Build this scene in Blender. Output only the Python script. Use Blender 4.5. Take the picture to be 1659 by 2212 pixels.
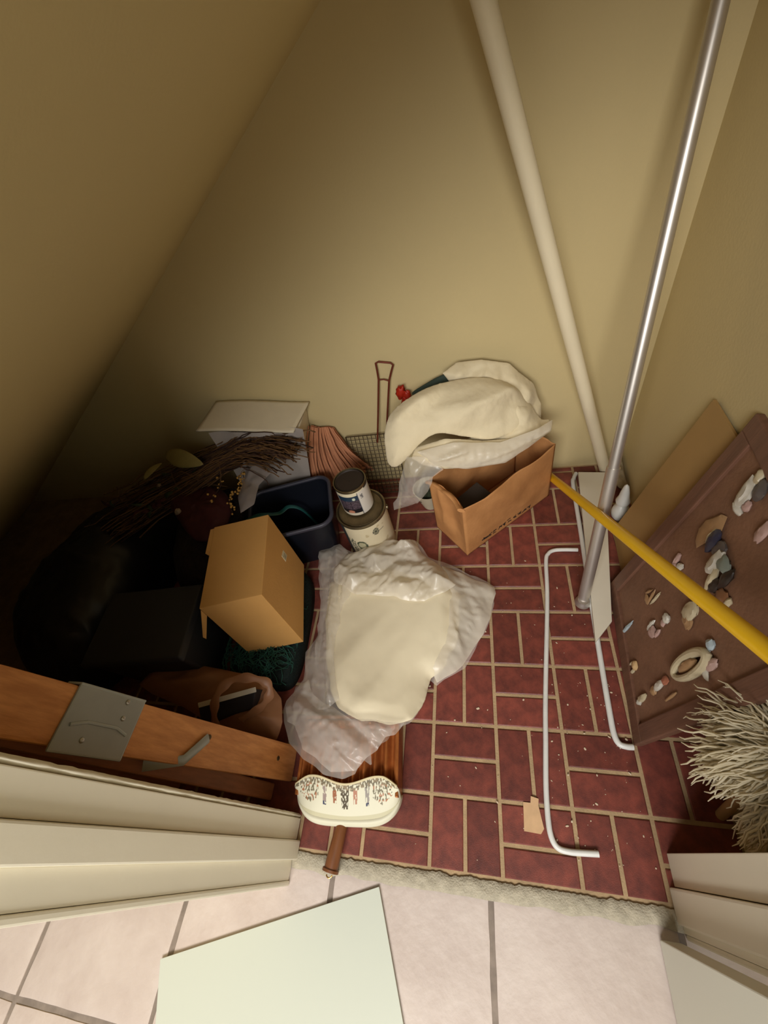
import bpy, bmesh, math, random
import numpy as np
from mathutils import Vector, Matrix, noise
from mathutils.geometry import delaunay_2d_cdt

# ---------------------------------------------------------------- clear
for o in list(bpy.data.objects):
    bpy.data.objects.remove(o, do_unlink=True)
scene = bpy.context.scene
COL = scene.collection

# ---------------------------------------------------------------- camera
CAM_R = (0.971674, 0.108631, -0.209878); CAM_U = (0.045384, 0.785785, 0.616832); CAM_F = (-0.231926, 0.608885, -0.758597); CAM_P = (0.16671, -0.10415, 1.30518)
cd = bpy.data.cameras.new('camera')
cd.sensor_fit = 'VERTICAL'; cd.sensor_height = 36.0
cd.lens = 36.0 * 910.0 / 2212.0
cd.clip_start = 0.01
cam = bpy.data.objects.new('camera', cd); COL.objects.link(cam)
R_, U_, F_ = Vector(CAM_R), Vector(CAM_U), Vector(CAM_F)
m = Matrix((R_, U_, -F_)).transposed().to_4x4(); m.translation = Vector(CAM_P)
cam.matrix_world = m
scene.camera = cam

# ---------------------------------------------------------------- world, lights, exposure
w = bpy.data.worlds.new('world'); scene.world = w; w.use_nodes = True
w.node_tree.nodes['Background'].inputs[0].default_value = (1.0, 0.97, 0.93, 1)
w.node_tree.nodes['Background'].inputs[1].default_value = 0.10

def area(name, loc, target, sx, sy, energy, color):
    l = bpy.data.lights.new(name, 'AREA'); l.shape = 'RECTANGLE'; l.size = sx; l.size_y = sy
    l.energy = energy; l.color = color
    o = bpy.data.objects.new(name, l); COL.objects.link(o); o.location = loc
    o.rotation_euler = (Vector(target) - Vector(loc)).to_track_quat('-Z', 'Y').to_euler()
    return o
area('hall_high_softlight', (-0.1, -2.0, 2.2), (0.05, 0.7, 0.45), 1.8, 0.8, 84.0, (1.0, 0.975, 0.94))  # unseen soft source, added high in the hall to light the closet
area('hall_ceiling_light', (0.1, -1.0, 2.45), (0.05, -0.8, 0.0), 0.9, 0.7, 4.0, (1.0, 0.98, 0.95))

scene.view_settings.view_transform = 'Standard'
scene.view_settings.look = 'None'
scene.view_settings.gamma = 1.0
scene.view_settings.use_curve_mapping = False
scene.view_settings.exposure = 0.22

# ---------------------------------------------------------------- helpers
rnd = random.Random(7)
V = Vector

def srgb(r, g, b):
    def c(u):
        u /= 255.0
        return u / 12.92 if u <= 0.04045 else ((u + 0.055) / 1.055) ** 2.4
    return (c(r), c(g), c(b), 1.0)

MATS = {}
def mat(name, col, rough=0.6, metal=0.0, var=0.0, vscale=8.0, vcol=None, bump=0.0, bscale=60.0, stretch=None,
        randv=0.0, spec=0.4, sheen=0.0, trans=0.0, alpha=1.0, subsurf=0.0):
    if name in MATS: return MATS[name]
    mt = bpy.data.materials.new(name); mt.use_nodes = True
    nt = mt.node_tree; N = nt.nodes; L = nt.links
    bs = N['Principled BSDF']
    bs.inputs['Roughness'].default_value = rough
    bs.inputs['Metallic'].default_value = metal
    bs.inputs['Specular IOR Level'].default_value = spec
    if sheen: bs.inputs['Sheen Weight'].default_value = sheen
    tc = N.new('ShaderNodeTexCoord')
    mp = N.new('ShaderNodeMapping'); L.new(tc.outputs['Object'], mp.inputs['Vector'])
    if stretch: mp.inputs['Scale'].default_value = stretch
    out = None
    if var > 0:
        nz = N.new('ShaderNodeTexNoise'); nz.inputs['Scale'].default_value = vscale
        nz.inputs['Detail'].default_value = 6; nz.inputs['Roughness'].default_value = 0.62
        L.new(mp.outputs['Vector'], nz.inputs['Vector'])
        rp = N.new('ShaderNodeValToRGB'); rp.color_ramp.elements[0].position = 0.35; rp.color_ramp.elements[1].position = 0.68
        c2 = vcol if vcol else tuple(x * (1 - var) for x in col[:3]) + (1,)
        rp.color_ramp.elements[0].color = c2; rp.color_ramp.elements[1].color = col
        L.new(nz.outputs['Fac'], rp.inputs['Fac'])
        out = rp.outputs['Color']
    if randv > 0:
        oi = N.new('ShaderNodeObjectInfo')
        hs = N.new('ShaderNodeHueSaturation')
        mr = N.new('ShaderNodeMapRange'); mr.inputs['To Min'].default_value = 1 - randv; mr.inputs['To Max'].default_value = 1 + randv
        L.new(oi.outputs['Random'], mr.inputs['Value']); L.new(mr.outputs['Result'], hs.inputs['Value'])
        if out: L.new(out, hs.inputs['Color'])
        else: hs.inputs['Color'].default_value = col
        out = hs.outputs['Color']
    if out: L.new(out, bs.inputs['Base Color'])
    else: bs.inputs['Base Color'].default_value = col
    if bump > 0:
        nb = N.new('ShaderNodeTexNoise'); nb.inputs['Scale'].default_value = bscale; nb.inputs['Detail'].default_value = 5
        L.new(mp.outputs['Vector'], nb.inputs['Vector'])
        bn = N.new('ShaderNodeBump'); bn.inputs['Strength'].default_value = bump; bn.inputs['Distance'].default_value = 0.01
        L.new(nb.outputs['Fac'], bn.inputs['Height']); L.new(bn.outputs['Normal'], bs.inputs['Normal'])
    if alpha < 1.0 or trans > 0:
        om = N['Material Output']
        surf = bs.outputs[0]
        if trans > 0:
            tl = N.new('ShaderNodeBsdfTranslucent'); tl.inputs['Color'].default_value = col
            m1 = N.new('ShaderNodeMixShader'); m1.inputs[0].default_value = trans
            L.new(surf, m1.inputs[1]); L.new(tl.outputs[0], m1.inputs[2]); surf = m1.outputs[0]
        if alpha < 1:
            tp = N.new('ShaderNodeBsdfTransparent')
            m2 = N.new('ShaderNodeMixShader'); m2.inputs[0].default_value = alpha
            L.new(tp.outputs[0], m2.inputs[1]); L.new(surf, m2.inputs[2]); surf = m2.outputs[0]
        L.new(surf, om.inputs['Surface'])
    MATS[name] = mt
    return mt

def printmat(name, rough=0.5, spec=0.4):
    """material that reads a per-vertex printed colour (flat print on a label)"""
    if name in MATS: return MATS[name]
    mt = bpy.data.materials.new(name); mt.use_nodes = True
    nt = mt.node_tree; bs = nt.nodes['Principled BSDF']
    a = nt.nodes.new('ShaderNodeAttribute'); a.attribute_name = 'print'
    nt.links.new(a.outputs['Color'], bs.inputs['Base Color'])
    bs.inputs['Roughness'].default_value = rough; bs.inputs['Specular IOR Level'].default_value = spec
    MATS[name] = mt
    return mt

class MB:
    def __init__(s): s.v = []; s.f = []; s.c = []
    def add(s, vs, fs):
        o = len(s.v); s.v += [V(p) for p in vs]; s.f += [tuple(i + o for i in f) for f in fs]; return s
    def box(s, lo, hi, mtx=None):
        x0, y0, z0 = lo; x1, y1, z1 = hi
        vs = [V(p) for p in ((x0,y0,z0),(x1,y0,z0),(x1,y1,z0),(x0,y1,z0),(x0,y0,z1),(x1,y0,z1),(x1,y1,z1),(x0,y1,z1))]
        if mtx: vs = [mtx @ p for p in vs]
        return s.add(vs, [(0,3,2,1),(4,5,6,7),(0,1,5,4),(1,2,6,5),(2,3,7,6),(3,0,4,7)])
    def hexa(s, p):   # 8 points, bottom ring then top ring
        return s.add(p, [(0,3,2,1),(4,5,6,7),(0,1,5,4),(1,2,6,5),(2,3,7,6),(3,0,4,7)])
    def tube(s, path, r, seg=10, caps=True, flat=1.0, up=None):
        path = [V(p) for p in path]; n = len(path)
        rs = r if isinstance(r, (list, tuple)) else [r] * n
        tang = []
        for i in range(n):
            a = path[max(i - 1, 0)]; b = path[min(i + 1, n - 1)]
            t = (b - a); tang.append(t.normalized() if t.length > 1e-9 else V((0, 0, 1)))
        ref = V(up) if up else (V((0, 0, 1)) if abs(tang[0].z) < 0.9 else V((1, 0, 0)))
        x = tang[0].cross(ref).normalized()
        vs = []
        for i in range(n):
            t = tang[i]; x = (x - t * x.dot(t)); x = x.normalized() if x.length > 1e-6 else t.orthogonal().normalized()
            y = t.cross(x)
            for k in range(seg):
                a = 2 * math.pi * k / seg
                vs.append(path[i] + x * math.cos(a) * rs[i] + y * math.sin(a) * rs[i] * flat)
        fs = []
        for i in range(n - 1):
            for k in range(seg):
                k2 = (k + 1) % seg
                fs.append((i * seg + k, i * seg + k2, (i + 1) * seg + k2, (i + 1) * seg + k))
        if caps:
            fs.append(tuple(reversed(range(seg)))); fs.append(tuple((n - 1) * seg + k for k in range(seg)))
        return s.add(vs, fs)
    def lathe(s, prof, seg=32, mtx=None, cap0=False, cap1=False):
        vs = []
        for (r, z) in prof:
            for k in range(seg):
                a = 2 * math.pi * k / seg
                p = V((r * math.cos(a), r * math.sin(a), z)); vs.append(mtx @ p if mtx else p)
        fs = []
        for i in range(len(prof) - 1):
            for k in range(seg):
                k2 = (k + 1) % seg
                fs.append((i * seg + k, i * seg + k2, (i + 1) * seg + k2, (i + 1) * seg + k))
        if cap0: fs.append(tuple(reversed(range(seg))))
        if cap1: fs.append(tuple((len(prof) - 1) * seg + k for k in range(seg)))
        return s.add(vs, fs)
    def grid(s, fn, nu, nv, closed_u=False):
        vs = [fn(i / nu, j / nv) for j in range(nv + 1) for i in range(nu + (0 if closed_u else 1))]
        W = nu if closed_u else nu + 1
        fs = []
        for j in range(nv):
            for i in range(nu):
                i2 = (i + 1) % W
                fs.append((j * W + i, j * W + i2, (j + 1) * W + i2, (j + 1) * W + i))
        return s.add(vs, fs)
    def ball(s, c, r, su=12, sv=8, mtx=None, lump=0.0, seed=0.0):
        c = V(c); r = V(r) if isinstance(r, (tuple, list, Vector)) else V((r, r, r))
        vs = []; fs = []
        for j in range(sv + 1):
            th = math.pi * j / sv
            for i in range(su):
                a = 2 * math.pi * i / su
                d = V((math.sin(th) * math.cos(a), math.sin(th) * math.sin(a), math.cos(th)))
                k = 1.0 + (lump * noise.noise(d * 2.2 + V((seed, seed * 1.7, 3.1))) if lump else 0)
                p = V((d.x * r.x, d.y * r.y, d.z * r.z)) * k
                vs.append(c + (mtx @ p if mtx else p))
        for j in range(sv):
            for i in range(su):
                i2 = (i + 1) % su
                fs.append((j * su + i, (j + 1) * su + i, (j + 1) * su + i2, j * su + i2))
        return s.add(vs, fs)

def obj(name, mb, material, parent=None, origin=None, smooth=35, bevel=0.0, bseg=2, label=None):
    if origin is None: origin = V(parent['_o']) if parent is not None and '_o' in parent else V((0, 0, 0))
    origin = V(origin)
    me = bpy.data.meshes.new(name)
    me.from_pydata([tuple(p - origin) for p in mb.v], [], mb.f)
    me.validate()
    bm = bmesh.new(); bm.from_mesh(me)
    bmesh.ops.remove_doubles(bm, verts=bm.verts, dist=1e-6)
    if bevel > 0:
        ed = [e for e in bm.edges if len(e.link_faces) == 2 and e.calc_face_angle(0) > 0.6]
        bmesh.ops.bevel(bm, geom=ed, offset=bevel, segments=bseg, profile=0.6, affect='EDGES')
    if not mb.c: bmesh.ops.recalc_face_normals(bm, faces=bm.faces)
    bm.to_mesh(me); bm.free()
    if smooth:
        me.polygons.foreach_set('use_smooth', [True] * len(me.polygons))
        if smooth < 180: me.set_sharp_from_angle(angle=math.radians(smooth))
    me.materials.append(material)
    o = bpy.data.objects.new(name, me); COL.objects.link(o)
    if parent is not None:
        o.parent = parent
        po = V(parent['_o']) if '_o' in parent else V((0, 0, 0))
        o.location = origin - po
    else: o.location = origin
    o['_o'] = tuple(origin)
    if label: o['label'] = label
    return o

def tag(o, label, cat, group=None):
    o['label'] = label; o['category'] = cat
    if group: o['group'] = group
    return o
def thing(name, loc, label, cat, group=None):
    o = bpy.data.objects.new(name, None); COL.objects.link(o); o.location = loc; o['_o'] = tuple(loc)
    o.empty_display_size = 0.05
    return tag(o, label, cat, group)
def struct(o): o['kind'] = 'structure'; return o

def catmull(pts, n, closed=True):
    pts = [V(p) for p in pts]; m_ = len(pts); out = []
    total = m_ if closed else m_ - 1
    for k in range(n):
        t = k / n * total if closed else k / (n - 1) * total
        i = min(int(t), total - 1); u = t - i
        g = (lambda j: pts[j % m_]) if closed else (lambda j: pts[max(0, min(m_ - 1, j))])
        p0, p1, p2, p3 = g(i - 1), g(i), g(i + 1), g(i + 2)
        out.append(0.5 * ((2 * p1) + (p2 - p0) * u + (2 * p0 - 5 * p1 + 4 * p2 - p3) * u * u + (3 * p1 - p0 - 3 * p2 + p3) * u ** 3))
    return out
def linres(pts, n):
    pts = [V(p) for p in pts]; L = []; tot = 0
    for i in range(len(pts)):
        d = (pts[(i + 1) % len(pts)] - pts[i]).length; L.append(d); tot += d
    out = []
    for k in range(n):
        s_ = k / n * tot; i = 0
        while s_ > L[i] and i < len(L) - 1: s_ -= L[i]; i += 1
        out.append(pts[i].lerp(pts[(i + 1) % len(pts)], s_ / max(L[i], 1e-9)))
    return out

def ridged(p, f, ang=0.0, stretch=1.0, seed=0.0):
    ca, sa = math.cos(ang), math.sin(ang)
    q = V(((p.x * ca + p.y * sa) * f, (-p.x * sa + p.y * ca) * f / stretch, p.z * f))
    return 1.0 - 2.0 * abs(noise.noise(q + V((seed, seed * 0.37, seed * 0.71))))

def cloth(outline, thick, amp=0.01, freq=8.0, ang=0.0, stretch=3.0, seed=0.0, nr=26, na=110, power=0.5, bottom=0.25,
          closed=True, smooth_outline=True, edge_ruffle=0.0, centre=None, nrm=None, fine=0.35, floor=None):
    """a soft mass or sheet: the outline is filled, puffed along its normal and creased"""
    O = catmull(outline, na) if smooth_outline else linres(outline, na)
    c = V(centre) if centre else sum(O, V()) / na
    n = V()
    for i in range(na): n += (O[i] - c).cross(O[(i + 1) % na] - c)
    n.normalize()
    if n.dot(V((0, -0.5, 0.85))) < 0: n = -n
    if nrm: n = V(nrm).normalized()
    ax = n.orthogonal().normalized(); ay = n.cross(ax)
    mb = MB(); rings = []
    def pt(t, k, side):
        P = c + (O[k] - c) * t
        d = P - c; loc = V((d.dot(ax), d.dot(ay), 0))
        prof = max(0.0, 1 - t * t) ** power
        h = thick * prof
        fo = amp * (ridged(loc, freq, ang, stretch, seed) * 0.75 + fine * ridged(loc, freq * 2.6, ang + 0.7, stretch * 0.7, seed + 5) + 0.15 * noise.noise(loc * freq * 7))
        if side > 0:
            P = P + n * (h + fo * (0.25 + 0.75 * min(1, prof * 1.6)))
        else:
            P = P - n * (thick * bottom * prof)
        if edge_ruffle and t > 0.6:
            e = (t - 0.6) / 0.4
            P = P + n * edge_ruffle * e * e * noise.noise(V((O[k].x * 22, O[k].y * 22, seed)))
        if floor is not None and P.z < floor: P.z = floor
        return P
    vs = []; fs = []
    vs.append(pt(0, 0, 1))
    for j in range(1, nr + 1):
        t = math.sin(j / nr * math.pi / 2) if closed else j / nr
        for k in range(na): vs.append(pt(t, k, 1))
    idx = lambda j, k: 1 + (j - 1) * na + (k % na)
    for k in range(na): fs.append((0, idx(1, k), idx(1, k + 1)))
    for j in range(1, nr):
        for k in range(na): fs.append((idx(j, k), idx(j + 1, k), idx(j + 1, k + 1), idx(j, k + 1)))
    if closed:
        b0 = len(vs); nb = 6
        for j in range(nb - 1, 0, -1):
            t = math.sin(j / nb * math.pi / 2)
            for k in range(na): vs.append(pt(t, k, -1))
        vs.append(pt(0, 0, -1)); last = len(vs) - 1
        ring = lambda j, k: (idx(nr, k) if j == 0 else b0 + (j - 1) * na + (k % na))
        for j in range(nb - 1):
            for k in range(na): fs.append((ring(j, k), ring(j + 1, k), ring(j + 1, k + 1), ring(j, k + 1)))
        for k in range(na): fs.append((ring(nb - 1, k), last, ring(nb - 1, k + 1)))
    return mb.add(vs, fs)

def facet_field(Q, spacing, ang, stretch, seed, contrast=1.0):
    """piecewise flat heights between scattered ridge points: the look of creased film"""
    ca, sa = math.cos(ang), math.sin(ang)
    T = np.stack([(Q[:, 0] * ca + Q[:, 1] * sa) / stretch, -Q[:, 0] * sa + Q[:, 1] * ca], 1) / spacing
    lo = np.floor(T.min(0)) - 2; hi = np.ceil(T.max(0)) + 2
    rs = random.Random(seed); pts = []; hs = []
    for a in range(int(lo[0]), int(hi[0]) + 1):
        for b in range(int(lo[1]), int(hi[1]) + 1):
            pts.append(Vector((a + rs.uniform(.05, .95), b + rs.uniform(.05, .95)))); h = rs.random()
            hs.append(h ** contrast)
    vo, eo, fo, ov, _, _ = delaunay_2d_cdt(pts, [], [], 0, 1e-9)
    P = np.array([(p.x, p.y) for p in vo]); Hh = np.array([hs[o[0]] for o in ov])
    out = np.zeros(len(T))
    for f in fo:
        a, b, c = P[f[0]], P[f[1]], P[f[2]]
        mn = np.minimum(np.minimum(a, b), c); mx = np.maximum(np.maximum(a, b), c)
        idx = np.where((T[:, 0] >= mn[0]) & (T[:, 0] <= mx[0]) & (T[:, 1] >= mn[1]) & (T[:, 1] <= mx[1]))[0]
        if not len(idx): continue
        det = (b[1] - c[1]) * (a[0] - c[0]) + (c[0] - b[0]) * (a[1] - c[1])
        if abs(det) < 1e-12: continue
        t = T[idx]
        l1 = ((b[1] - c[1]) * (t[:, 0] - c[0]) + (c[0] - b[0]) * (t[:, 1] - c[1])) / det
        l2 = ((c[1] - a[1]) * (t[:, 0] - c[0]) + (a[0] - c[0]) * (t[:, 1] - c[1])) / det
        l3 = 1 - l1 - l2; ok = (l1 > -1e-6) & (l2 > -1e-6) & (l3 > -1e-6)
        out[idx[ok]] = l1[ok] * Hh[f[0]] + l2[ok] * Hh[f[1]] + l3[ok] * Hh[f[2]]
    return out

def creased(outline, step=0.009, puff=0.012, plump=0.04, big=(0.014, 0.035), small=(0.004, 0.014), ang=0.5, stretch=3.0, seed=1,
            soft=1, edge=0.35, flat=True, smooth_outline=False, floor=None):
    """a creased sheet filling a closed outline given in space"""
    L0 = [V(p) for p in outline]; per = sum((L0[(i + 1) % len(L0)] - L0[i]).length for i in range(len(L0)))
    na = max(24, int(per / step))
    O = catmull(outline, na) if smooth_outline else linres(outline, na)
    c = sum(O, V()) / na
    n = V()
    for i in range(na): n += (O[i] - c).cross(O[(i + 1) % na] - c)
    n.normalize()
    if n.dot(V((0, -0.5, 0.85))) < 0: n = -n
    if flat: n = V((0, 0, 1))
    ax = V((1, 0, 0)) - n * n.x; ax.normalize(); ay = n.cross(ax)
    P2 = [Vector(((p - c).dot(ax), (p - c).dot(ay))) for p in O]; PH = np.array([(p - c).dot(n) for p in O])
    poly = np.array([(p.x, p.y) for p in P2]); lo, hi = poly.min(0), poly.max(0)
    rs = random.Random(seed); pts = []
    xs, ys = [], []
    y = lo[1]; row = 0
    while y < hi[1]:
        x = lo[0] + (step * 0.5 if row % 2 else 0)
        while x < hi[0]:
            xs.append(x + rs.uniform(-.2, .2) * step); ys.append(y + rs.uniform(-.2, .2) * step); x += step
        y += step * 0.87; row += 1
    xs, ys = np.array(xs), np.array(ys); ins = np.zeros(len(xs), bool); j = na - 1
    for i in range(na):
        xi, yi = poly[i]; xj, yj = poly[j]
        if yi != yj:
            ins ^= ((yi > ys) != (yj > ys)) & (xs < (xj - xi) * (ys - yi) / (yj - yi) + xi)
        j = i
    G = np.stack([xs, ys], 1)[ins]
    G = G[np.sqrt(((G[:, None] - poly[None]) ** 2).sum(2)).min(1) > 0.55 * step]
    vo, eo, fo, ov, oe, of = delaunay_2d_cdt(P2 + [Vector(q) for q in G], [(i, (i + 1) % na) for i in range(na)], [list(range(na))], 1, 1e-7)
    Q = np.array([(p.x, p.y) for p in vo])
    D = np.sqrt(((Q[:, None] - poly[None]) ** 2).sum(2)); dmin = D.min(1)
    w8 = 1.0 / (D + 0.004) ** 2; H0 = (w8 * PH[None]).sum(1) / w8.sum(1)
    ef = edge + (1 - edge) * np.minimum(1, dmin / 0.03)
    h = big[0] * facet_field(Q, big[1], ang, stretch, seed, 1.6) * ef + small[0] * facet_field(Q, small[1], ang + 0.7, 1.6, seed + 50) * ef
    if soft:
        nb = [set() for _ in range(len(Q))]
        for f in fo:
            for k in range(len(f)): nb[f[k]].update((f[k - 1], f[(k + 1) % len(f)]))
        for _ in range(soft):
            h = np.array([0.5 * h[k] + 0.5 * np.mean([h[q] for q in nb[k]]) if nb[k] else h[k] for k in range(len(Q))])
    z = H0 + puff * np.minimum(1, dmin / plump) ** 0.6 + h
    vs = []
    for k in range(len(Q)):
        p = c + ax * Q[k, 0] + ay * Q[k, 1] + n * z[k]
        if floor is not None and p.z < floor: p.z = floor
        vs.append(p)
    return MB().add(vs, [tuple(f) for f in fo])

def ragged(pts, amp, seed):
    """torn looking rim: extra points between the given ones, each nudged a little"""
    rs = random.Random(seed); out = []
    for i in range(len(pts)):
        a, b = V(pts[i]), V(pts[(i + 1) % len(pts)]); n_ = max(1, int((b - a).length / 0.028))
        for k in range(n_):
            p = a.lerp(b, k / n_); out.append(p + V((rs.gauss(0, amp * .6), rs.gauss(0, amp * .6), abs(rs.gauss(0, amp * .5)))) if k else p)
    return out

def sheet(o, thick, sub=1):
    so = o.modifiers.new('thickness', 'SOLIDIFY'); so.thickness = thick; so.offset = -1
    if sub:
        ss = o.modifiers.new('soft', 'SUBSURF'); ss.levels = sub; ss.render_levels = sub
    return o

def paint(o, fn):
    """store a flat printed colour per vertex; fn takes the vertex position relative to the object"""
    me = o.data
    a = me.color_attributes.new('print', 'FLOAT_COLOR', 'POINT')
    for i, v in enumerate(me.vertices): a.data[i].color = fn(v.co)

# ---------------------------------------------------------------- materials
M_wall = mat('cream_wall_paint', srgb(206, 188, 140), 0.75, var=0.06, vscale=1.2, bump=0.05, bscale=140)
M_trim = mat('cream_trim_paint', srgb(238, 230, 208), 0.45, var=0.05, vscale=3, bump=0.03, bscale=60)
M_door = mat('white_door_paint', srgb(222, 222, 206), 0.4)
M_brick = mat('red_vinyl_brick', srgb(134, 68, 56), 0.42, var=0.45, vscale=26, vcol=srgb(96, 50, 44), bump=0.10, bscale=420, randv=0.22)
M_grout = mat('tan_grout', srgb(184, 156, 118), 0.85, var=0.25, vscale=18, bump=0.2, bscale=200)
M_tile = mat('cream_terracotta_tile', srgb(212, 198, 188), 0.5, var=0.14, vscale=7, vcol=srgb(196, 180, 170), bump=0.14, bscale=55, randv=0.03)
M_tgrout = mat('grey_tile_grout', srgb(150, 136, 124), 0.9, var=0.3, vscale=30)
M_thr = mat('rough_grey_mortar', srgb(190, 180, 158), 0.95, var=0.25, vscale=50, bump=0.4, bscale=260)

# ================================================================ THE SETTING
BACK, RIGHT, FRONT = 1.135, 0.68, -0.078
def soffit(x): return 1.38 + 0.62 * x
# floor with its bricks
S = 0.17
fl = struct(obj('floor', MB().box((-2.3, -0.156, -0.05), (RIGHT, BACK, -0.0035)), M_grout, smooth=0))
brick_mesh = {}
def brick(x0, y0, x1, y1):
    g = 0.0048
    x0 += g; y0 += g; x1 -= g; y1 -= g
    key = (round(x1 - x0, 4), round(y1 - y0, 4))
    if key not in brick_mesh:
        a, b = key[0] / 2, key[1] / 2; c = 0.0022
        mb = MB()
        mb.add([(-a,-b,-0.004),(a,-b,-0.004),(a,b,-0.004),(-a,b,-0.004),(-a,-b,-0.0016),(a,-b,-0.0016),(a,b,-0.0016),(-a,b,-0.0016),
                (-a+c,-b+c,0),(a-c,-b+c,0),(a-c,b-c,0),(-a+c,b-c,0)],
               [(0,1,5,4),(1,2,6,5),(2,3,7,6),(3,0,4,7),(4,5,9,8),(5,6,10,9),(6,7,11,10),(7,4,8,11),(8,9,10,11)])
        me = bpy.data.meshes.new('brick'); me.from_pydata([tuple(v) for v in mb.v], [], mb.f); me.materials.append(M_brick)
        brick_mesh[key] = me
    o = bpy.data.objects.new('brick', brick_mesh[key]); COL.objects.link(o); o.parent = fl
    o.location = ((x0 + x1) / 2, (y0 + y1) / 2, 0)
for i in range(-8, 4):
    for j in range(-1, 7):
        lo, hi = max(j * S, -0.15), min((j + 1) * S, BACK - 0.004)
        if (i + j) % 2:
            for k in (0, 0.5): brick((i + k) * S, lo, (i + k + 0.5) * S, hi)
        else:
            mid = (j + 0.5) * S
            if mid > hi: brick(i * S, lo, (i + 1) * S, hi)
            else:
                brick(i * S, lo, (i + 1) * S, mid); brick(i * S, mid, (i + 1) * S, hi)
# torn mortar strip along the doorway
def thr(u, v):
    x = -0.345 + u * 0.872
    y0 = -0.154 + 0.005 * noise.noise(V((x * 26, 1, 0))) + 0.004 * noise.noise(V((x * 90, 4, 0)))
    y1 = -0.188 + 0.007 * noise.noise(V((x * 18, 7, 0)))
    y = y0 + (y1 - y0) * v
    h = 0.0045 * math.sin(math.pi * v) ** 0.6 + 0.0025 * noise.noise(V((x * 70, y * 70, 0))) * math.sin(math.pi * v)
    return V((x, y, 0.0006 + h))
struct(obj('trim_1', MB().grid(thr, 220, 8), M_thr, smooth=180))
# tiled floor of the hall
hf = struct(obj('floor', MB().box((-2.3, -2.6, -0.05), (1.9, -0.1565, -0.005)), M_tgrout, smooth=0))
hf.name = 'floor_hall'
T = 0.3755
tile_meshes = []
for xi in range(-4, 4):
    for yi in range(0, 5):
        x0 = 0.141 + xi * T; x1 = x0 + T; y1 = -0.1295 - yi * T; y0 = y1 - T
        if yi == 0: y1 = -0.168
        g = 0.0055
        a, b = (x1 - x0) / 2 - g, (y1 - y0) / 2 - g
        key = yi == 0
        mb = MB(); n = 9
        def tl(u, v, a=a, b=b, sd=xi * 3.1 + yi * 7.7):
            X, Y = [math.copysign(1 - (1 - abs(2 * t - 1)) ** 2.2, 2 * t - 1) for t in (u, v)]
            e = max(abs(X), abs(Y))
            wob = 0.0022 * noise.noise(V((X * 3 + sd, Y * 3, 2)))
            z = -0.0016 + (-0.0055 if e > 0.999 else 0.0) - 0.0016 * max(0, (e - 0.86) / 0.14) ** 2 + 0.0008 * noise.noise(V((X * 2, Y * 2, sd)))
            return V((X * (a + wob), Y * (b + wob), z))
        mb.grid(tl, 22, 22)
        cx_ = V(((x0 + x1) / 2, (y0 + y1) / 2, 0.0)); mb.v = [p + cx_ for p in mb.v]
        o = obj('tile', mb, M_tile, hf, origin=tuple(cx_), smooth=60)

# walls
struct(obj('wall_back', MB().box((-2.45, BACK, -0.05), (0.8, BACK + 0.12, 2.5)), M_wall, smooth=0))
struct(obj('wall_right', MB().box((RIGHT, -0.19, -0.05), (RIGHT + 0.12, BACK, 2.5)), M_wall, smooth=0))
# sloped underside of the stairs
def sl(x, y, t=0.0): return (x, y, soffit(x) + t)
mb = MB(); x0, x1 = -2.24, 0.68
mb.hexa([sl(x0, FRONT), sl(x1, FRONT), sl(x1, BACK), sl(x0, BACK), sl(x0, FRONT, .12), sl(x1, FRONT, .12), sl(x1, BACK, .12), sl(x0, BACK, .12)])
struct(obj('ceiling', mb, M_wall, smooth=0))
# front wall left and right of the doorway and above it
struct(obj('wall_front_left', MB().box((-2.45, -0.21, -0.05), (-0.362, FRONT, 2.5)), M_wall, smooth=0))
struct(obj('wall_front_right', MB().box((0.541, -0.19, -0.05), (RIGHT - 0.001, -0.062, 2.5)), M_wall, smooth=0))
struct(obj('wall_front_header', MB().box((-0.362, -0.21, 1.8), (0.541, FRONT, 2.5)), M_wall, smooth=0))
# jamb profiles
tl_ = struct(obj('trim_2', MB().box((-0.362, -0.131, 0), (-0.345, -0.086, 1.8)), M_trim, smooth=0, bevel=0.0015))
obj('stop_moulding', MB().box((-0.3615, -0.171, 0), (-0.334, -0.1315, 1.8)), M_trim, tl_, smooth=0, bevel=0.003)
obj('jamb_board', MB().box((-0.3615, -0.211, 0), (-0.346, -0.1715, 1.8)), M_trim, tl_, smooth=0, bevel=0.0015)
obj('casing_edge', MB().box((-0.3615, -0.222, 0), (-0.343, -0.2115, 1.8)), M_trim, tl_, smooth=0, bevel=0.003)
def lip(u, v):
    z = u * 1.8
    a = v * math.pi
    return V((-0.352 + 0.006 * math.sin(a) + 0.0012 * noise.noise(V((z * 40, v, 1))), -0.0855 + v * 0.0095 + 0.0012 * noise.noise(V((z * 55, v * 2, 9))), z))
obj('caulk_bead', MB().grid(lip, 160, 6), M_trim, tl_, smooth=180)
tr = struct(obj('trim_3', MB().box((0.524, -0.118, 0), (0.541, -0.062, 1.8)), M_trim, smooth=0, bevel=0.0015))
obj('stop_moulding', MB().box((0.513, -0.178, 0), (0.541, -0.1195, 1.8)), M_trim, tr, smooth=0, bevel=0.004)
obj('jamb_board', MB().box((0.522, -0.19, 0), (0.541, -0.1785, 1.8)), M_trim, tr, smooth=0, bevel=0.0015)
obj('casing', MB().box((0.524, -0.2, 0), (0.60, -0.1905, 1.8)), M_trim, tr, smooth=0, bevel=0.003)
struct(obj('wall_hall_right', MB().box((RIGHT + 0.121, -0.19, -0.05), (1.9, -0.07, 2.5)), M_wall, smooth=0))
dr = struct(obj('door_1', MB().box((0.472, -0.98, 0.006), (0.512, -0.2045, 1.77)), M_door, smooth=0, bevel=0.002))
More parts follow.
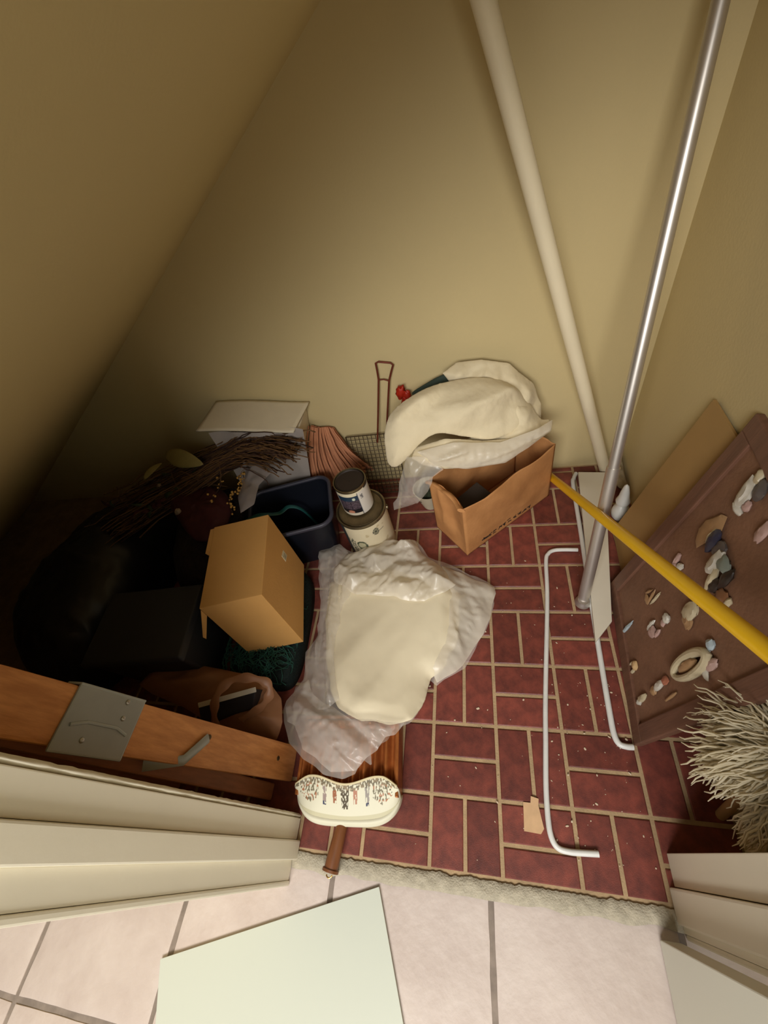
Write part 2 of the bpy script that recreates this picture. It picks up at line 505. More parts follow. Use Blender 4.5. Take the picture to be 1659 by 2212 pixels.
# ================================================================ POLES AND RODS
M_white = mat('white_enamel', srgb(226, 226, 220), 0.35, var=0.1, vscale=20)
M_pvc = mat('off_white_painted_wood', srgb(238, 226, 194), 0.5, var=0.06, vscale=4)
M_chrome = mat('dull_chrome', srgb(214, 208, 200), 0.4, 0.85, var=0.10, vscale=12)
M_yellow = mat('yellow_plastic_coating', srgb(250, 200, 34), 0.35, var=0.08, vscale=10)

o = obj('closet_pole', MB().tube([(0.622, 1.095, 0.004), (0.204, 0.985, 1.262), (0.146, 0.97, 1.43)], 0.020, 20), M_pvc, origin=(0.62, 1.095, 0))
tag(o, 'long cream wooden pole leaning across the back wall up to the sloped ceiling', 'pole')

b = (0.451, 0.541, 0.0); t = (0.594, 1.1, 1.44)
rod = thing('tension_rod', b, 'silver metal tension rod leaning from the floor into the back right corner', 'rod')
def lerp(a, b_, k): return tuple(V(a).lerp(V(b_), k))
obj('outer_tube', MB().tube([lerp(b, t, 0.012), lerp(b, t, 0.30)], 0.0165, 20), M_chrome, rod)
obj('inner_tube', MB().tube([lerp(b, t, 0.295), lerp(b, t, 0.99)], 0.0138, 20), M_chrome, rod)
mt_ = Matrix.Translation(V(b))
obj('end_cap', MB().lathe([(0.0, 0.001), (0.020, 0.001), (0.023, 0.004), (0.022, 0.012), (0.018, 0.018), (0.0165, 0.024), (0.0, 0.024)], 24, mt_), M_chrome, rod)

def bent(points, r, name, label, lift=0.0):
    P = []
    for i, p in enumerate(points): P.append((p[0], p[1], r + lift + (p[2] if len(p) > 2 else 0)))
    path = catmull(P, 90, closed=False)
    o = obj(name, MB().tube(path, r, 12), M_white, origin=(P[0][0], P[0][1], 0))
    tag(o, label, 'rod'); return o
bent([(0.468, 0.735), (0.425, 0.737), (0.392, 0.735), (0.372, 0.722), (0.361, 0.69), (0.348, 0.55), (0.309, 0.262), (0.295, 0.14), (0.284, 0.04), (0.281, -0.03), (0.285, -0.062), (0.297, -0.078), (0.32, -0.082), (0.35, -0.081), (0.382, -0.079)],
     0.0066, 'bent_rod', 'white bent metal rod lying alone on the brick floor left of the white board')
bent([(0.517, 1.085), (0.505, 1.06), (0.497, 1.02), (0.488, 0.8), (0.474, 0.5), (0.468, 0.35), (0.464, 0.22), (0.464, 0.172), (0.471, 0.15), (0.487, 0.144), (0.503, 0.144)],
     0.0075, 'bent_rod', 'white bent metal rod pinned under the narrow white board')

# narrow white board lying on the second rod
mb = MB()
pl = [(0.460, 0.405), (0.516, 0.470), (0.612, 1.062), (0.520, 1.072)]
mb.hexa([(p[0], p[1], 0.0155) for p in pl] + [(p[0], p[1], 0.028) for p in pl])
tag(obj('white_board', mb, mat('white_laminate', srgb(224, 216, 196), 0.45, var=0.06, vscale=5), origin=(0.53, 0.75, 0), smooth=0, bevel=0.0015),
    'narrow white board lying flat under the silver rod', 'board')

# yellow broomstick
ya, yb = V((0.405, 1.095, 0.014)), V((0.521, 0.153, 0.659))
d = (yb - ya); yend = ya + d * 1.2
br = thing('broom_handle', tuple(ya), 'yellow broom handle slanting up across the brown board to the right', 'handle')
obj('shaft', MB().tube([tuple(ya), tuple(yend)], 0.0135, 18), M_yellow, br)
obj('tip', MB().tube([tuple(ya - d * 0.004), tuple(ya + d * 0.02)], [0.012, 0.0145], 18), mat('dark_yellow_tip', srgb(150, 110, 20), 0.5), br)

# ================================================================ RIGHT SIDE: BOARDS, FIGURINES, MOP
B0 = V((0.545, 0.602, 0.0)); BU = V((-0.0703, -0.9975, 0)); BV = V((0.1868, -0.0132, 0.9823)); BN = BV.cross(BU); 
if BN.x > 0: BN = -BN
def bp(u, v, h=0.0): return B0 + BU * u + BV * v + BN * h
M_brown = mat('dark_brown_wood', srgb(122, 86, 68), 0.5, var=0.3, vscale=6, stretch=(1, 9, 1), bump=0.1, bscale=30)
M_panel = mat('brown_backing', srgb(138, 100, 76), 0.7, var=0.25, vscale=9, bump=0.15, bscale=90)
W_, H_ = 0.455, 0.69
board = thing('display_board', tuple(B0), 'brown framed display board of small figurines leaning on the right wall', 'board')
def slab(name, u0, u1, v0, v1, h0, h1, m_, bev=0.003):
    p = [bp(u0, v0, h0), bp(u1, v0, h0), bp(u1, v1, h0), bp(u0, v1, h0), bp(u0, v0, h1), bp(u1, v0, h1), bp(u1, v1, h1), bp(u0, v1, h1)]
    return obj(name, MB().hexa(p), m_, board, smooth=0, bevel=bev)
slab('backing_panel', 0.03, W_ - 0.03, 0.03, H_ - 0.03, -0.006, 0.0, M_panel, 0)
fw = 0.042
slab('frame_rail', 0, W_, 0.0, fw, -0.010, 0.008, M_brown)
slab('frame_rail', 0, W_, H_ - fw, H_, -0.010, 0.008, M_brown)
slab('frame_rail', 0, fw, fw, H_ - fw, -0.010, 0.008, M_brown)
slab('frame_rail', W_ - fw, W_, fw, H_ - fw, -0.010, 0.008, M_brown)
FM = {}
def fmat(r, g, b, rough=0.35):
    return mat('glaze_%d_%d_%d' % (r, g, b), srgb(r, g, b), rough, var=0.15, vscale=60)
BM = Matrix((BU, BV, BN)).transposed().to_4x4()
def fig(u, v, parts, label=None):
    """one small figurine fixed to the board; parts = (du, dv, dh, ru, rv, rh, rot, colour)"""
    root = None
    for k, (du, dv, dh, ru, rv, rh, rot, colr) in enumerate(parts):
        R = BM.to_3x3() @ Matrix.Rotation(rot, 3, 'Z')
        ru, rv, rh = ru * 0.92, rv * 0.92, rh * 0.62
        c = bp(u + du, v + dv, max(dh * 0.55, rh * 0.8))
        mb = MB().ball(c, (ru, rv, rh), 12, 8, R, lump=0.35, seed=u * 50 + v * 30 + k)
        if root is None:
            root = obj('figurine', mb, fmat(*colr), board, origin=tuple(c), label=label)
        else:
            obj('figurine_detail', mb, fmat(*colr), root, origin=tuple(c))
CR = (196, 182, 150); WH = (206, 200, 186); TN = (168, 132, 94); PK = (184, 152, 142); GY = (96, 88, 84); NV = (58, 56, 74); GN = (132, 140, 130); BL = (176, 190, 196); BR = (128, 88, 60); DK = (52, 42, 36)
fig(0.119, 0.600, [(0, 0, .012, .016, .040, .013, .25, WH), (-.004, .038, .012, .010, .016, .01, .5, CR), (.020, .028, .012, .015, .024, .010, .3, GY), (.012, -.034, .01, .018, .009, .01, 0, WH), (.024, -.012, .01, .010, .014, .008, 0, PK), (-.004, .075, .008, .005, .010, .006, .6, (170, 100, 90))], 'white goose-like figurine with grey wing')
fig(0.122, 0.478, [(0, 0, .008, .026, .055, .008, -.1, TN), (.030, .006, .014, .015, .030, .014, .3, NV), (.014, .004, .012, .006, .024, .008, .1, CR), (.052, .012, .012, .016, .024, .010, -.2, GY)], 'tan fan-shaped figurine beside dark bird')
fig(0.196, 0.470, [(0, 0, .016, .017, .036, .015, .2, WH), (.014, .020, .016, .020, .018, .012, 0, GN), (.022, -.022, .014, .010, .034, .010, .35, CR), (.040, .010, .010, .012, .030, .01, .2, DK), (.036, -.026, .010, .014, .022, .010, 0, DK)], 'large white and green figurine')
fig(0.123, 0.352, [(-.008, 0, .008, .008, .020, .008, .3, PK), (.014, .002, .008, .010, .016, .008, -.4, WH), (.002, -.012, .008, .014, .008, .008, 0, PK)], 'pale pink bow-like figurine')
fig(0.144, 0.213, [(0, 0, .006, .005, .028, .005, .3, TN), (-.018, -.006, .006, .004, .020, .005, -.2, TN), (.012, .016, .006, .004, .030, .005, .1, CR), (-.004, -.022, .006, .016, .010, .006, 0, TN)], 'tan branching figurine')
fig(0.222, 0.258, [(0, 0, .008, .014, .014, .010, 0, WH), (.004, -.016, .008, .008, .014, .007, .3, PK)], 'small pale rounded figurine')
fig(0.246, 0.350, [(0, 0, .010, .022, .030, .012, .1, CR), (.012, -.018, .009, .022, .018, .010, 0, TN)], 'cream shell figurine')
fig(0.166, 0.060, [(0, 0, .006, .006, .042, .007, .1, BL), (.004, -.036, .006, .006, .026, .006, .1, PK)], 'long thin pale figurine on the frame')
fig(0.227, 0.186, [(0, 0, .008, .016, .018, .009, .2, PK), (-.018, 0, .008, .007, .024, .007, .2, WH), (.012, .022, .008, .006, .018, .006, .2, PK)], 'pale pink handled figurine')
fig(0.274, 0.070, [(0, 0, .008, .014, .014, .009, 0, (220, 186, 136)), (.010, -.014, .007, .005, .014, .006, .2, CR), (-.010, -.014, .007, .004, .014, .006, 0, CR)], 'tan four-legged figurine')
fig(0.352, 0.166, [(0, 0, .008, .010, .024, .010, .15, WH), (-.004, .030, .007, .010, .016, .008, 0, (176, 112, 86)), (.004, -.030, .007, .012, .014, .008, 0, TN)], 'white and rust figurine')
fig(0.360, 0.078, [(0, 0, .008, .009, .026, .009, .1, CR), (.004, -.018, .008, .008, .012, .008, 0, WH)], 'small upright cream figurine')
fig(0.386, 0.205, [(0, 0, .006, .004, .030, .005, .12, TN)], 'thin tan stick figurine')
fig(0.207, 0.596, [(0, 0, .008, .012, .026, .009, .2, PK)], 'pink figurine near the frame edge')
fig(0.262, 0.452, [(0, 0, .008, .018, .020, .010, 0, BR), (.016, .012, .008, .008, .012, .008, 0, CR)], 'brown squat figurine')
fig(0.332, 0.384, [(0, 0, .010, .012, .014, .010, 0, BL), (.010, -.020, .010, .007, .012, .007, 0, BL), (.034, -.016, .010, .012, .024, .010, .1, PK), (.040, -.040, .010, .020, .010, .008, .2, WH)], 'pale blue and pink figurine')
# the large cream loop-shaped piece
loop = [tuple(bp(0.350 + 0.020 * math.cos(a) , 0.308 + 0.062 * math.sin(a), 0.010)) for a in [2 * math.pi * k / 24 for k in range(24)]]
lp = MB().tube(loop + [loop[0]], [0.006 + 0.004 * abs(math.sin(math.pi * k / 24 + 0.6)) for k in range(25)], 10)
lo_ = obj('figurine', lp, fmat(*CR), board, origin=tuple(bp(0.35, 0.308, 0)), label='cream oval loop-shaped figurine')
obj('figurine_detail', MB().ball(bp(0.347, 0.300, 0.008), (0.012, 0.036, 0.009), 12, 8, BM.to_3x3(), lump=0.3), fmat(*TN), lo_)

# tan panel behind the brown board
M_tan = mat('tan_hardboard', srgb(170, 136, 84), 0.65, var=0.12, vscale=5)
p0, p1, p2, p3 = V((0.598, 0.815, 0.0)), V((0.580, 0.43, 0.0)), V((0.6775, 0.41, 0.60)), V((0.6745, 0.735, 0.60))
nn = (p1 - p0).cross(p3 - p0).normalized(); nn = nn if nn.x < 0 else -nn
mb = MB().hexa([p0, p1, p2, p3, p0 + nn * 0.006, p1 + nn * 0.006, p2 + nn * 0.006, p3 + nn * 0.006])
tag(obj('hardboard_panel', mb, M_tan, origin=(0.59, 0.62, 0), smooth=0), 'thin tan hardboard panel leaning behind the brown display board', 'panel')

# fluffy mop head
M_yarn = mat('cream_yarn', srgb(246, 238, 214), 0.9, var=0.22, vscale=14, vcol=srgb(222, 210, 178), trans=0.35)
mop = thing('mop', (0.648, 0.03, 0), 'fluffy cream yarn mop standing head up by the right door jamb', 'mop')
obj('handle', MB().tube([(0.655, 0.02, 0.0), (0.632, 0.072, 0.36)], 0.011, 12), mat('pale_wood', srgb(176, 142, 96), 0.55), mop)
hc = V((0.63, 0.075, 0.36))
obj('head_core', MB().ball(hc, (0.045, 0.075, 0.058), 24, 16, lump=0.4), M_yarn, mop)
mb = MB(); rs = random.Random(3)
for clump in range(120):
    a = rs.uniform(0, 2 * math.pi); el = rs.uniform(-0.5, 1.3)
    base_d = V((math.cos(a) * math.cos(el) * 0.9, math.sin(a) * math.cos(el) * 1.25, math.sin(el)))
    cl = rs.uniform(0.06, 0.125); cw = V((rs.gauss(0, .35), rs.gauss(0, .35), rs.gauss(-.1, .2)))
    for k in range(30):
        dirv = base_d + V((rs.gauss(0, .16), rs.gauss(0, .16), rs.gauss(0, .16)))
        L_ = cl * rs.uniform(0.75, 1.15)
        p = hc + V((dirv.x * 0.034, dirv.y * 0.05, dirv.z * 0.042)); path = [p.copy()]; vel = dirv.normalized()
        st = L_ / 8; ph = rs.uniform(0, 6.28)
        side = vel.orthogonal().normalized()
        for q in range(8):
            vel = (vel + V((0, 0, -0.34)) + cw * 0.2 + side * 0.6 * math.sin(q * 1.9 + ph) + V((rs.gauss(0, .10), rs.gauss(0, .10), rs.gauss(0, .10)))).normalized()
            p = p + vel * st
            p.x = min(p.x, RIGHT - 0.006); p.y = max(p.y, -0.054 if p.x > 0.515 else -0.2); p.z = max(p.z, 0.004)
            path.append(p.copy())
        r0 = rs.uniform(0.0013, 0.0024)
        mb.tube(path, [r0, r0 * 1.1, r0, r0 * 1.1, r0, r0, r0 * .9, r0 * .8, r0 * .4], 4, caps=False)
st_ = obj('yarn_strands', mb, M_yarn, mop, smooth=180); st_['kind'] = 'stuff'

# white knobbed thing in the corner
ft = thing('curtain_finial', (0.628, 0.90, 0), 'white rounded curtain finial standing in the back right corner', 'finial')
mm = Matrix.Translation(V((0.622, 0.868, 0.0))) @ Matrix.Rotation(-0.12, 4, 'X') @ Matrix.Scale(1.2, 4)
obj('knob', MB().lathe([(0.001, 0.0), (0.016, 0.003), (0.0225, 0.014), (0.024, 0.028), (0.0205, 0.042), (0.012, 0.052), (0.010, 0.056)], 24, mm), M_white, ft)
obj('neck', MB().lathe([(0.010, 0.056), (0.017, 0.060), (0.019, 0.070), (0.014, 0.084), (0.011, 0.104), (0.006, 0.124), (0.0005, 0.130)], 20, mm), M_white, ft)
# crumpled grey paper wedged in the corner
tag(obj('crumpled_paper', cloth([(0.635, 1.05, 0.03), (0.645, 1.12, 0.05), (0.668, 1.115, 0.06), (0.670, 1.03, 0.04), (0.668, 0.98, 0.03), (0.64, 0.98, 0.03)], 0.008, 0.014, 16, 0.4, 1.5, 3.0, nr=16, na=60, floor=0.03),
        mat('grey_paper', srgb(150, 134, 104), 0.8, var=0.2, vscale=20), origin=(0.6, 1.05, 0.03), smooth=50), 'crumpled greyish paper wedged in the corner behind the silver rod', 'paper')
# tan scrap on the floor
mb = MB()
sc = [(0.224, -0.054, 0.0), (0.262, -0.056, 0.0), (0.270, -0.045, 0), (0.262, 0.0, 0.0), (0.264, 0.014, 0), (0.246, 0.018, 0), (0.244, 0.004, 0), (0.227, 0.004, 0.0)]
mb.add([(p[0], p[1], 0.0005) for p in sc] + [(p[0], p[1], 0.0025) for p in sc], [tuple(reversed(range(8))), tuple(range(8, 16))] + [(k, (k + 1) % 8, 8 + (k + 1) % 8, 8 + k) for k in range(8)])
tag(obj('cardboard_scrap', mb, mat('tan_card', srgb(214, 176, 134), 0.8, var=0.15, vscale=30), origin=(0.245, -0.02, 0), smooth=0), 'small torn tan cardboard scrap on the brick floor', 'scrap')
# crumbs
mb = MB(); rs = random.Random(11)
for k in range(150):
    x = rs.uniform(-0.05, 0.50); y = rs.uniform(-0.14, 0.75)
    if k < 70: x = rs.uniform(0.28, 0.5); y = rs.uniform(-0.1, 0.3)
    r = rs.choice([0.0006, 0.0008, 0.001, 0.0012, 0.0022])
    mb.ball((x, y, r * 0.5), (r * rs.uniform(.8, 2.6), r * rs.uniform(.8, 1.6), r * 0.6), 6, 4, Matrix.Rotation(rs.uniform(0, 3), 3, 'Z'))
o = obj('crumbs', mb, mat('pale_crumbs', srgb(206, 186, 160), 0.9), smooth=180); tag(o, 'pale crumbs and plaster flecks scattered over the brick floor', 'crumbs'); o['kind'] = 'stuff'

# white panel lying on the hall tiles
a_ = V((-0.116, -0.195, 0)); uu = V((-0.512, -0.191, 0)); vv = V((0.35, -0.937, 0)).normalized() * 0.72
P = [a_, a_ + uu, a_ + uu + vv, a_ + vv]
mb = MB().hexa([V((p.x, p.y, 0.001)) for p in P] + [V((p.x, p.y, 0.006)) for p in P])
tag(obj('shelf_board', mb, mat('white_melamine', srgb(206, 210, 196), 0.3), origin=tuple(sum(P, V()) / 4), smooth=0, bevel=0.0008), 'white rectangular shelf board lying flat on the hall tiles', 'shelf')
# ================================================================ BROWN PAPER BAG WITH WHITE BUNDLE
M_kraft = mat('kraft_paper', srgb(208, 150, 94), 0.75, var=0.14, vscale=9, vcol=srgb(186, 130, 78), bump=0.12, bscale=50, trans=0.12)
A = V((0.10, 0.726, 0)); Bc = V((0.406, 0.987, 0)); e1 = Bc - A; dback = V((-0.112, 0.132, 0)); HB = 0.265
bag = thing('paper_bag', tuple(A + e1 * .5 + dback * .5), 'brown kraft paper grocery bag standing open below the white bundle', 'bag')
def bag_pt(u, v, side):
    """side 0 front, 1 right, 2 back, 3 left; u along, v up"""
    if side == 0: base = A + e1 * u; n = V((e1.y, -e1.x, 0)).normalized()
    elif side == 1: base = Bc + dback * u; n = e1.normalized()
    elif side == 2: base = Bc + dback - e1 * u; n = V((-e1.y, e1.x, 0)).normalized()
    else: base = A + dback * (1 - u); n = -e1.normalized()
    z = HB * v
    w_ = 4 * u * (1 - u)
    crease = ridged(V((u * 0.3, v * 0.26, side * 3.0)), 7.0, 0.6, 2.2, 1.5 + side)
    off = (0.015 * crease + 0.007 * noise.noise(V((u * 3, v * 3, side)))) * w_ * min(1, v * 3)
    if side in (1, 3): off -= 0.030 * w_ * v ** 0.8 * (1 if side == 3 else 0.5)      # gusset folds inwards
    if side == 0: off += 0.010 * w_ * v * (1 - v) + 0.006 * v * w_
    if side == 2: off += 0.012 * v * w_
    p = base + n * off
    p.z = z + (0.006 * noise.noise(V((u * 5, side * 2.0, 4))) if v > 0.99 else 0)
    return p
panels = []
for sd, nm in ((0, 'front_panel'), (1, 'side_gusset'), (2, 'back_panel'), (3, 'side_gusset')):
    ob = obj(nm, MB().grid(lambda u, v, sd=sd: bag_pt(u, v, sd), 36, 30), M_kraft, bag, smooth=50)
    so = ob.modifiers.new('paper', 'SOLIDIFY'); so.thickness = 0.0012; so.offset = 0
mb = MB().add([bag_pt(0, 0, 0) + V((0, 0, .001)), bag_pt(1, 0, 0) + V((0, 0, .001)), bag_pt(0, 0, 2) + V((0, 0, .001)), bag_pt(1, 0, 2) + V((0, 0, .001))], [(0, 1, 2, 3)])
obj('bottom', mb, M_kraft, bag, smooth=0)
# rolled rim on the left gusset
rim = [bag_pt(k / 14, 1.0, 3) + V((-0.004, -0.004, -0.004 + 0.004 * math.sin(k))) for k in range(15)]
obj('rolled_rim', MB().tube(rim, 0.014, 10, flat=0.45, up=(0.6, 0.4, 0.8)), M_kraft, bag, smooth=60)
# smudged dark print along the bottom of the front panel
M_ink = mat('black_ink', srgb(42, 32, 24), 0.8)
rs = random.Random(5); mb = MB()
fn_ = V((e1.y, -e1.x, 0)).normalized(); eu = e1.normalized()
uu0 = 0.20
for k in range(10):
    u = uu0 + k * 0.058; big = 1.5 if k == 0 else 1.0
    for q in range(3):
        du = rs.uniform(-0.010, 0.010); dv = rs.uniform(-0.030, 0.030)
        pts = []
        ang = rs.uniform(0, math.pi)
        for s_ in range(5):
            tt = (s_ / 4 - 0.5) * 0.016 * big
            uu_ = u + du + (math.cos(ang) * tt + 0.003 * math.sin(s_ * 1.6)) / e1.length
            vv_ = 0.135 + dv + math.sin(ang) * tt / HB
            pts.append(bag_pt(uu_, max(vv_, 0.04), 0) + fn_ * 0.0016)
        mb.tube(pts, 0.0021 * (1.2 if k == 0 else rs.uniform(.7, 1.0)), 5, flat=0.3, up=tuple(fn_))
obj('printed_mark', mb, M_ink, bag, smooth=0, label='smudged dark print along the lower edge')
# dark block standing in for the shade inside the open bag
tag(obj('bag_shade_block', MB().hexa([V((0.11, 0.775, .003)), V((0.20, 0.85, .003)), V((0.145, 0.915, .003)), V((0.055, 0.84, .003)), V((0.11, 0.775, .16)), V((0.20, 0.85, .18)), V((0.145, 0.915, .18)), V((0.055, 0.84, .16))]),
        mat('bag_inside_shade', srgb(52, 42, 34), 0.7), origin=(0.13, 0.84, 0.003), smooth=0, bevel=0.002), 'dark block standing in for the shade inside the paper bag', 'shade block')

M_cloth = mat('white_fleece', srgb(226, 212, 178), 0.85, var=0.10, vscale=6, bump=0.12, bscale=70, sheen=0.15)
M_film = mat('cloudy_plastic_film', srgb(242, 234, 216), 0.3, alpha=0.72, trans=0.3, spec=0.7)
M_film2 = mat('clear_plastic_film', srgb(246, 240, 230), 0.22, alpha=0.33, trans=0.25, spec=0.8)
bun = thing('folded_blanket', (0.12, 0.98, 0.30), 'white folded blanket heaped on the paper bag against the back wall', 'blanket')
main = [(-0.129, 0.900, 0.452), (-0.101, 0.940, 0.495), (-0.021, 0.990, 0.520), (0.065, 1.020, 0.528), (0.176, 1.040, 0.517), (0.261, 1.040, 0.477), (0.314, 1.020, 0.418), (0.326, 0.980, 0.385), (0.280, 0.930, 0.387), (0.195, 0.890, 0.395), (0.113, 0.890, 0.416), (0.038, 0.880, 0.445), (-0.018, 0.870, 0.418), (-0.060, 0.850, 0.382), (-0.103, 0.840, 0.355), (-0.130, 0.850, 0.364), (-0.132, 0.870, 0.411)]
sheet(obj('top_fold', creased(main, 0.008, 0.040, 0.10, (0.062, 0.046), (0.010, 0.022), 0.30, 3.2, 21, soft=3, edge=0.1, flat=False, smooth_outline=True), M_cloth, bun, smooth=180), 0.005)
back_ = [(0.057, 1.060, 0.535), (0.101, 1.095, 0.547), (0.179, 1.100, 0.542), (0.262, 1.100, 0.517), (0.285, 1.095, 0.489), (0.334, 1.090, 0.442), (0.361, 1.070, 0.374), (0.359, 1.050, 0.327), (0.318, 1.020, 0.324), (0.259, 1.030, 0.400), (0.174, 1.050, 0.450), (0.088, 1.060, 0.472)]
sheet(obj('rear_fold', creased(back_, 0.007, 0.020, 0.05, (0.040, 0.032), (0.009, 0.014), 0.8, 2.0, 13, soft=2, edge=0.2, flat=False), M_cloth, bun, smooth=180), 0.005)
side_ = [(0.244, 1.020, 0.463), (0.315, 1.030, 0.414), (0.354, 1.000, 0.365), (0.380, 0.990, 0.370), (0.384, 0.980, 0.341), (0.347, 0.950, 0.323), (0.281, 0.920, 0.318), (0.194, 0.900, 0.316), (0.122, 0.880, 0.343), (0.111, 0.900, 0.395), (0.197, 0.940, 0.388)]
sheet(obj('side_fold', creased(side_, 0.007, 0.020, 0.05, (0.040, 0.030), (0.008, 0.014), 0.4, 2.5, 14, soft=2, edge=0.2, flat=False), M_cloth, bun, smooth=180), 0.005)
low_ = [(-0.040, 0.880, 0.401), (0.058, 0.880, 0.429), (0.168, 0.890, 0.398), (0.264, 0.900, 0.387), (0.320, 0.910, 0.362), (0.278, 0.890, 0.337), (0.221, 0.870, 0.312), (0.135, 0.850, 0.320), (0.050, 0.830, 0.345), (-0.013, 0.830, 0.366), (-0.049, 0.840, 0.391)]
sheet(obj('lower_fold', creased(low_, 0.007, 0.018, 0.04, (0.034, 0.030), (0.007, 0.014), 0.3, 3.0, 15, soft=2, edge=0.2, flat=False), M_cloth, bun, smooth=180), 0.005)
hang = [(-0.059, 0.840, 0.402), (0.014, 0.830, 0.404), (0.052, 0.820, 0.360), (0.015, 0.800, 0.343), (-0.008, 0.800, 0.279), (-0.048, 0.790, 0.235), (-0.089, 0.800, 0.208), (-0.138, 0.800, 0.191), (-0.106, 0.810, 0.276), (-0.084, 0.830, 0.342)]
wr = obj('plastic_bag_film', creased(ragged(hang, 0.008, 7), 0.0055, 0.006, 0.03, (0.034, 0.022), (0.006, 0.010), 1.3, 4.0, 16, flat=False, soft=0), M_film2, None, origin=(-0.05, 0.82, 0.2), smooth=180)
tag(wr, 'thin clear plastic film hanging from the blanket by the paper bag', 'plastic film')
wr2 = obj('plastic_wrap', creased([(-0.028, 0.845, 0.414), (0.086, 0.850, 0.435), (0.221, 0.865, 0.406), (0.329, 0.900, 0.416), (0.376, 0.955, 0.400), (0.374, 0.940, 0.367), (0.302, 0.870, 0.367), (0.233, 0.840, 0.345), (0.122, 0.815, 0.354), (0.026, 0.810, 0.381)], 0.006, 0.012, 0.03, (0.030, 0.022), (0.007, 0.010), 0.2, 4.0, 17, flat=False, soft=0), M_film, None, origin=(0.15, 0.86, 0.3), smooth=180)
tag(wr2, 'cloudy plastic wrap around the lower edge of the white blanket', 'plastic wrap')
# white bowl beside the bag
bwc = V((-0.040, 0.970, 0.080)); bwc.z = 0.0
bw = Matrix.Translation(bwc)
tag(obj('enamel_bowl', MB().lathe([(0.02, 0.002), (0.030, 0.004), (0.047, 0.060), (0.058, 0.100), (0.060, 0.1015), (0.056, 0.101), (0.044, 0.062), (0.028, 0.012), (0.001, 0.010)], 32, bw, cap0=True), mat('white_bowl_glaze', srgb(196, 186, 160), 0.4), origin=tuple(bwc)),
    'white bowl standing between the paint cans and the paper bag', 'bowl')
tag(obj('moss_ball', MB().ball(bwc + V((0, 0, 0.075)), (0.038, 0.038, 0.028), 20, 12, lump=0.5), mat('dark_green_moss', srgb(50, 56, 34), 0.9, var=0.5, vscale=60, bump=0.6, bscale=120), origin=tuple(bwc + V((0, 0, 0.07)))), 'dark green moss filling inside the white bowl', 'moss')

# ---------------------------------------------------------------- wire popper basket on the back wall
M_rust = mat('rusty_red_wire', srgb(120, 56, 36), 0.6, 0.3, var=0.3, vscale=40)
M_wire = mat('dark_wire', srgb(78, 64, 44), 0.5, 0.5)
wb = thing('wire_basket', (-0.24, 1.09, 0), 'long handled wire mesh basket standing against the back wall', 'basket')
def wire_h(): pass
h0, h1 = V((-0.198, 1.10, 0.275)), V((-0.130, 1.122, 0.560))
hd = (h1 - h0).normalized(); hx = V((1, 0, 0)) - hd * hd.x; hx.normalize()
def hp(s, x): return tuple(h0 + hd * s + hx * x)
L_h = (h1 - h0).length
pathH = [hp(-0.04, -0.017), hp(0.10, -0.017), hp(L_h - 0.065, -0.018), hp(L_h - 0.03, -0.024), hp(L_h - 0.006, -0.029), hp(L_h, -0.020), hp(L_h, 0.020), hp(L_h - 0.006, 0.029), hp(L_h - 0.03, 0.024), hp(L_h - 0.065, 0.018), hp(0.10, 0.017), hp(-0.04, 0.017)]
obj('handle', MB().tube(pathH, 0.0034, 8), M_rust, wb)
obj('cross_wire', MB().tube([hp(L_h - 0.066, -0.018), hp(L_h - 0.062, 0), hp(L_h - 0.066, 0.018)], 0.0024, 8), M_rust, wb)
bx0, bx1, bz0, bz1 = -0.345, -0.145, 0.004, 0.272
def yb_(z): return 1.05 + 0.06 * (z / 0.272)
nx, nz = 12, 16
for k in range(nx + 1):
    x = bx0 + (bx1 - bx0) * k / nx
    mbw = MB().tube([(x + 0.05 * 0, yb_(bz0), bz0), (x, yb_(bz1), bz1)], 0.0016, 5)
    obj('upright_wire', mbw, M_wire, wb)
for k in range(nz + 1):
    z = bz0 + (bz1 - bz0) * k / nz
    obj('cross_wire', MB().tube([(bx0, yb_(z) - 0.0025, z), (bx1, yb_(z) - 0.0025, z)], 0.0016, 5), M_wire, wb)
obj('rim_wire', MB().tube([(bx0, yb_(bz0) - .004, bz0), (bx0, yb_(bz1) - .004, bz1), (bx1, yb_(bz1) - .004, bz1), (bx1, yb_(bz0) - .004, bz0), (bx0, yb_(bz0) - .004, bz0)], 0.003, 6), M_wire, wb)
# red plastic piece and dark green cloth behind the blanket
c = V((-0.094, 1.105, 0.445))
tag(obj('red_bow', MB().ball(c + V((0, 0, 0.005)), (0.016, 0.012, 0.026), 16, 10, Matrix.Rotation(0.3, 3, 'Y'), lump=0.6, seed=2).ball(c + V((0.02, 0, -0.01)), (0.013, 0.010, 0.02), 12, 8, lump=0.5, seed=8).ball(c + V((0.012, 0, -0.04)), (0.016, 0.010, 0.03), 12, 8, lump=0.5, seed=9), mat('red_plastic', srgb(168, 40, 20), 0.4), origin=tuple(c), smooth=60), 'small bright red bow peeking out beside the wire handle', 'bow')
gc = [(-0.052, 1.080, 0.458), (-0.010, 1.090, 0.478), (0.045, 1.100, 0.499), (0.083, 1.105, 0.501), (0.096, 1.100, 0.487), (0.043, 1.070, 0.471), (-0.020, 1.060, 0.454)]
tag(obj('green_cloth', cloth(gc, 0.012, 0.005, 14, 0.2, 2, 3, nr=14, na=60, bottom=0.9), mat('dark_teal_cloth', srgb(48, 62, 54), 0.8), origin=(0, 1.09, 0.45), smooth=180), 'dark green cloth edge tucked behind the white blanket', 'cloth')

